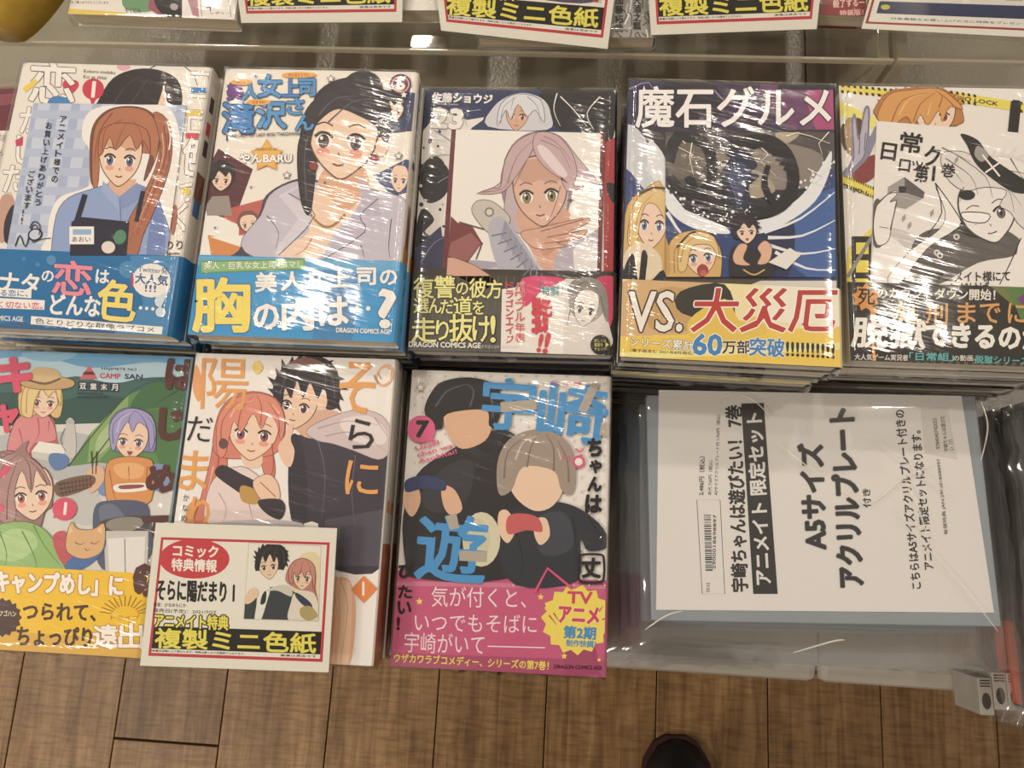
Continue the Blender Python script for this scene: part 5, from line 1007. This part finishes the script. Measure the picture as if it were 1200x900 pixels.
def a2(A):
    a1(A); A.p('#ebe6de', '640,-60 900,-60 900,80 640,80', False); A.p('#b88494', '640,-60 690,-60 700,60 680,60', False); A.l('#3a3430', '700,-40 710,60', 2); A.l('#3a3430', '800,-40 812,60', 2); A.tv('ボイ', 724, -12, 26, 22, 6, '#2a2626'); A.t('レディー', 740, 42, 70, 8, '#3a3430')
riser_book(276, 23, .486, -1, '#e2dcd2', 'yellow-edged', 'white and yellow manga volume on the riser, right of the golden pouch', 1, a2, (0, 0, 3))
riser_book(515, 12, .486, 1, '#e9e5dd', 'plain white', 'plain white manga volume between the two left red-bordered cards', 1, lambda A: (A.t('レディコメディー', 404, 2, 60, 8, '#5a5450', rot=1), A.l('#8a8480', '400,-10 470,-8', 1)), (0, 0, 1))
def a3(A):
    A.p('#9b9894', '640,-60 790,-60 790,60 640,60', False)
    rnd = random.Random(3)
    for i in range(26): x, y = rnd.uniform(715, 770), rnd.uniform(-30, 44); A.l(rnd.choice(['#e6e4e0', '#5a5856', '#cfccc8']), [(x, y), (x + rnd.uniform(-8, 8), y + rnd.uniform(3, 10)), (x + rnd.uniform(-8, 8), y + 16)], 1.6)
    A.tv('加藤拓弐', 721, -4, 9, 9, 2, '#1e1c1c', b=.06); A.tv('天酒之瓢', 742, -4, 9, 9, 1, '#1e1c1c', b=.06)
riser_book(769, 44, .486, 1, '#a5a19c', 'silver-grey', 'silver-grey manga volume with vertical lettering between two red-bordered cards', 1, a3, (0, 0, 1))
def a4(A):
    A.p('#8e2c34', '900,-60 1100,-60 1100,60 900,60', False); A.t('殺了する一！', 976, 0, 40, 9, '#e8c8b8', rot=-3, b=.05); A.t('特装版！！', 984, 12, 36, 7, '#e8b8a8', rot=-3, b=.05)
riser_book(1022, 19, .486, -1, '#7e2830', 'dark red', 'dark red manga volume behind the right red-bordered card', 1, a4, (0, 0, 1))

def top_card(q, label, pic, d0=.4835, d1=.455, kind='pop'):
    C = pop_card(q, [d1, d1, d0, d0], (0, 0, 1), label); m = mcard(q, 1, 0, 0)
    if kind == 'pop':
        r, t, e = pop_print(C, m, False); r('#c9c2b8', 520, 150, 930, 540); r('#efe9e0', 526, 156, 924, 534); pic(C, m, r, t)
    else: pic(C, m)
    C.build('card_print', C.ob)
def pc_a(C, m, r, t):
    r('#b9b0a6', 640, 200, 860, 534)
def pc_b(C, m, r, t):
    r('#e2d9cc', 526, 156, 924, 534); C.p('#5c4c6c', [m(560, 540), m(580, 440), m(700, 380), m(840, 420), m(880, 540)]); C.p('#c9a24a', [m(600, 500), m(660, 450), m(700, 520), m(640, 540)]); C.p('#2e2838', [m(700, 460), m(780, 430), m(840, 500), m(760, 536)]); C.p('#b0483c', [m(870, 480), m(910, 460), m(915, 530), m(880, 530)]); C.p('#d8b25c', [m(800, 440), m(840, 430), m(850, 480)]); t('シリーズ名', 80, 450, 300, 26, '#2a2624')
def pc_c(C, m, r, t):
    r('#cdbfae', 526, 156, 924, 534); C.p('#b98a5a', [m(600, 540), m(640, 470), m(760, 460), m(820, 540)]); C.p('#e8ddd0', [m(760, 500), m(860, 470), m(900, 540)])
top_card([(262, -128), (475, -140), (471, 25.5), (283, 27)], 'red-bordered card with yellow letters at the top, nearest the left', pc_a)
top_card([(497, -122), (735, -112), (712, 57), (517, 36)], 'tilted red-bordered card with yellow letters at the top, left of the silver volume', pc_b)
top_card([(752, -128), (975, -135), (957, 34), (763, 41)], 'red-bordered card with yellow letters at the top, right of the silver volume', pc_c)
def pc_d(C, m):
    def r(c, x0, y0, x1, y1): C.p(c, [m(x0, y0), m(x1, y0), m(x1, y1), m(x0, y1)], False)
    r('#a8303a', 12, 20, 990, 752); r('#efeae4', 24, 34, 978, 742); r('#e4dfd8', 60, 300, 440, 640); r('#e4dfd8', 470, 300, 900, 640)
    r('#8c8a86', 300, 420, 370, 600); r('#a86c48', 385, 420, 450, 600); r('#b9b7b2', 640, 460, 720, 620); r('#b9b7b2', 740, 460, 820, 620); r('#2c3660', 50, 640, 930, 700)
    C.e('#c8c83a', *m(84, 668), 5.5, 3); r('#8f94a8', 740, 668, 800, 690); r('#3a4048', 822, 655, 868, 695); r('#a8303a', 930, 640, 990, 752)
    def t(s_, x, y, w, h, c):
        p0, p1 = m(x, y), m(x + w, y); C.t(s_, p0[0], p0[1], math.hypot(p1[0] - p0[0], p1[1] - p0[1]), h * .2, c, rot=math.degrees(math.atan2(p1[1] - p0[1], p1[0] - p0[0])), b=0)
    for x in (120, 520):
        for j in range(4): t('特典対象商品一覧', x, 480 + j * 30, 130, 14, '#4a4644')
    t('対象書籍をお買い上げの方に特典をプレゼント', 120, 716, 640, 14, '#4a4644')
top_card([(1062, -150), (1290, -160), (1262, 46), (1009, 34)], 'large white notice with blue bar and red border at the top right', pc_d, kind='n')

# golden foil pouch lying at the top left
GOLD = mat_plain('golden_foil', '#b8963a', .22, 30, .35, .6, 60, .6)
c = at(-16, -72, .455); r = empty('foil_pouch', (c.x, c.y, RZ), math.radians(-24)); tag(r, 'golden yellow wrapped pouch at the top left corner', 'pouch')
bm = bmesh.new(); rnd = random.Random(4); nx, ny = 18, 18; G = {}
for i in range(nx + 1):
    for j in range(ny + 1):
        u, v = i / nx * 2 - 1, j / ny * 2 - 1; rr = max(abs(u), abs(v)); k_ = 1 - .10 * (u * u * v * v) * 2
        G[i, j] = bm.verts.new((u * .036 * k_, v * .052 * k_, .001 + .044 * (max(0, 1 - abs(u) ** 3) * max(0, 1 - abs(v) ** 3)) ** .4 + (rnd.uniform(-.0008, .0008) if rr < .99 else 0)))
for i in range(nx):
    for j in range(ny): bm.faces.new((G[i, j], G[i + 1, j], G[i + 1, j + 1], G[i, j + 1]))
bm.faces.new([G[i, 0] for i in range(nx, -1, -1)] + [G[0, j] for j in range(1, ny + 1)] + [G[i, ny] for i in range(1, nx + 1)] + [G[nx, j] for j in range(ny - 1, 0, -1)])
bm_obj('pouch_body', bm, GOLD, r, True)
for (x, y, s_) in ((-.012, -.020, .006), (.010, -.010, .005), (.0, .012, .007)):
    bm = bmesh.new(); bmesh.ops.create_uvsphere(bm, u_segments=12, v_segments=8, radius=s_, matrix=Matrix.Translation((x, y, .0425)) @ Matrix.Scale(.25, 4, (0, 0, 1))); bm_obj('printed_dot', bm, DK, r, True)
# bits of clear tape on the grey sheet
TAPE = mat_film('clear_tape', .4, 60, (1, 1, 1), .12, .2, (1, 1, 1))
c = at(165, 45, .4995)

# ------------------------------------------------------------------ the person taking the photograph
CLOTH = mat_plain('dark_trousers', '#23242a', .85, 80, .2); COAT = mat_plain('dark_jacket', '#1e1f24', .8, 60, .2); SKIN = mat_plain('skin', '#c9967a', .5, 30, .05); LEATH = mat_plain('black_leather', '#171416', .35, 60, .2); SOLE = mat_plain('dark_red_sole', '#3a1a1a', .6, 60, .2)
def skinned(name, nodes, edges, radii, mat, parent, root=0, levels=2):
    me = bpy.data.meshes.new(name); me.from_pydata(nodes, edges, []); o = obj(name, me, mat, parent)
    sk = o.modifiers.new('Skin', 'SKIN'); sk.use_smooth_shade = True
    lay = me.skin_vertices[0] if me.skin_vertices else None
    if lay is None:
        bpy.context.view_layer.objects.active = o; bpy.context.view_layer.update(); lay = me.skin_vertices[0]
    for i, rr in enumerate(radii):
        lay.data[i].radius = (rr, rr) if not isinstance(rr, tuple) else rr; lay.data[i].use_root = i == root
    sb = o.modifiers.new('Sub', 'SUBSURF'); sb.levels = levels; sb.render_levels = levels
    return o
PX0, PY0 = .085, -.44
per = empty('person', (PX0, PY0, 0)); tag(per, 'person in dark clothes standing in front of the table, only a shoe tip in view', 'person')
N = [(0, 0, .93), (0, .0, 1.08), (0, .0, 1.26), (0, .0, 1.40), (0, .01, 1.50),
     (-.09, 0, .86), (-.10, .02, .50), (-.11, -.04, .11), (.09, 0, .86), (.10, .04, .50), (.10, .05, .11),
     (-.17, 0, 1.39), (-.25, .03, 1.15), (-.17, .26, 1.10), (.17, 0, 1.39), (.22, .03, 1.15), (.05, .26, 1.10)]
Eg = [(0, 1), (1, 2), (2, 3), (3, 4), (0, 5), (5, 6), (6, 7), (0, 8), (8, 9), (9, 10), (3, 11), (11, 12), (12, 13), (3, 14), (14, 15), (15, 16)]
Rd = [(.15, .11), (.14, .10), (.16, .11), (.12, .09), (.055, .055), .085, .062, .05, .085, .062, .05, .065, .05, .038, .065, .05, .038]
skinned('clothed_body', N, Eg, Rd, COAT, per)
def blob(name, loc, sc, mat, parent, seg=20):
    bm = bmesh.new(); bmesh.ops.create_uvsphere(bm, u_segments=seg, v_segments=seg // 2 + 2, radius=1)
    for v in bm.verts: v.co = Vector((v.co.x * sc[0] + loc[0], v.co.y * sc[1] + loc[1], v.co.z * sc[2] + loc[2]))
    return bm_obj(name, bm, mat, parent, True)
bm = bmesh.new(); bmesh.ops.create_uvsphere(bm, u_segments=24, v_segments=16, radius=1)
for v in bm.verts:
    x, y, z = v.co; ww = 1 - .22 * max(0, -z); nose = .16 * math.exp(-((x / .12) ** 2 + ((z + .1) / .2) ** 2)) if y > 0 else 0; eye = -.06 * math.exp(-(((abs(x) - .38) / .16) ** 2 + ((z - .08) / .12) ** 2)) if y > 0 else 0
    v.co = (x * .074 * ww, (y + nose + eye) * .092, z * .115)
bmesh.ops.rotate(bm, verts=bm.verts, matrix=Matrix.Rotation(math.radians(-32), 3, 'X')); bmesh.ops.translate(bm, verts=bm.verts, vec=(0, .03, 1.60)); hd = bm_obj('head', bm, SKIN, per, True)
blob('hair', (0, .0, 1.635), (.083, .098, .095), LEATH, hd)
for sx in (-1, 1):
    bm = bmesh.new(); bmesh.ops.create_uvsphere(bm, u_segments=10, v_segments=8, radius=.016, matrix=Matrix.Translation((sx * .074, .03, 1.59)) @ Matrix.Scale(.5, 4, (1, 0, 0)) @ Matrix.Scale(1.7, 4, (0, 0, 1))); bm_obj('ear', bm, SKIN, hd, True)
    hx = -.17 if sx < 0 else .05
    # a hand closed on the edge of the phone: palm, four bent fingers and a thumb
    b = Vector((hx, .26, 1.10)); d = Vector((-hx * .15 + (.02 if sx < 0 else -.02), .05, .015)); pn = [b, b + d * .6, b + d * 1.2]; pe = [(0, 1), (1, 2)]; pr = [.022, (.030, .016), (.034, .015)]
    hnd = skinned('hand', [tuple(v) for v in pn], pe, pr, SKIN, per, 0, 2)
    for f in range(4):
        o0 = b + d * 1.2 + Vector((0, .006 * (f - 1.5), .012 * (1.5 - f))); L = (.024, .028, .026, .020)[f]; inn = Vector((-sx, .25, 0)).normalized()
        skinned('finger', [tuple(o0), tuple(o0 + Vector((sx * .004, L * .9, 0))), tuple(o0 + Vector((0, L * 1.2, 0)) + inn * L * .5), tuple(o0 + Vector((0, L * 1.0, 0)) + inn * L)], [(0, 1), (1, 2), (2, 3)], [.0095, .0088, .0082, .0072], SKIN, hnd, 0, 1)
    o0 = b + d * .7; skinned('thumb', [tuple(o0), tuple(o0 + Vector((-sx * .02, .012, .014))), tuple(o0 + Vector((-sx * .03, .034, .012)))], [(0, 1), (1, 2)], [.012, .0105, .009], SKIN, hnd, 0, 1)
def shoe(x, y, rz):
    r = bpy.data.objects.new('shoe', None)
    bm = bmesh.new(); prof = [(-.12, .030, .075), (-.09, .038, .085), (-.03, .040, .078), (.03, .043, .062), (.08, .046, .048), (.115, .040, .038), (.138, .026, .028), (.147, .010, .018)]
    rows = []
    for yy, hw, hh in prof: rows.append([bm.verts.new((hw * math.cos(a), yy, .012 + (hh - .012) * max(0, math.sin(a)) ** .8)) for a in [math.pi * i / 10 for i in range(11)]])
    for i in range(len(rows) - 1):
        for k in range(10): bm.faces.new((rows[i][k], rows[i][k + 1], rows[i + 1][k + 1], rows[i + 1][k]))
    bm.faces.new(rows[0][::-1]); bm.faces.new(rows[-1]); bmesh.ops.recalc_face_normals(bm, faces=bm.faces)
    bmesh.ops.rotate(bm, verts=bm.verts, matrix=Matrix.Rotation(rz, 3, 'Z')); bmesh.ops.translate(bm, verts=bm.verts, vec=(x, y, 0)); s_ = bm_obj('shoe', bm, LEATH, per, True)
    bm = bmesh.new(); ring = []
    for z in (0.0, .013): ring.append([bm.verts.new(((hw + .004) * sg, yy + (.004 if yy > .1 else 0), z)) for sg, seq in ((1, prof), (-1, prof[::-1])) for yy, hw, hh in seq])
    n = len(ring[0])
    for i in range(n): bm.faces.new((ring[0][i], ring[0][(i + 1) % n], ring[1][(i + 1) % n], ring[1][i]))
    bm.faces.new(ring[0][::-1]); bm.faces.new(ring[1]); bmesh.ops.recalc_face_normals(bm, faces=bm.faces)
    bmesh.ops.rotate(bm, verts=bm.verts, matrix=Matrix.Rotation(rz, 3, 'Z')); bmesh.ops.translate(bm, verts=bm.verts, vec=(x, y, 0)); bm_obj('sole', bm, SOLE, s_)
shoe(.1860 - PX0, -.2400 - .151 - PY0, math.radians(2)); shoe(-.115, -.02, math.radians(8))
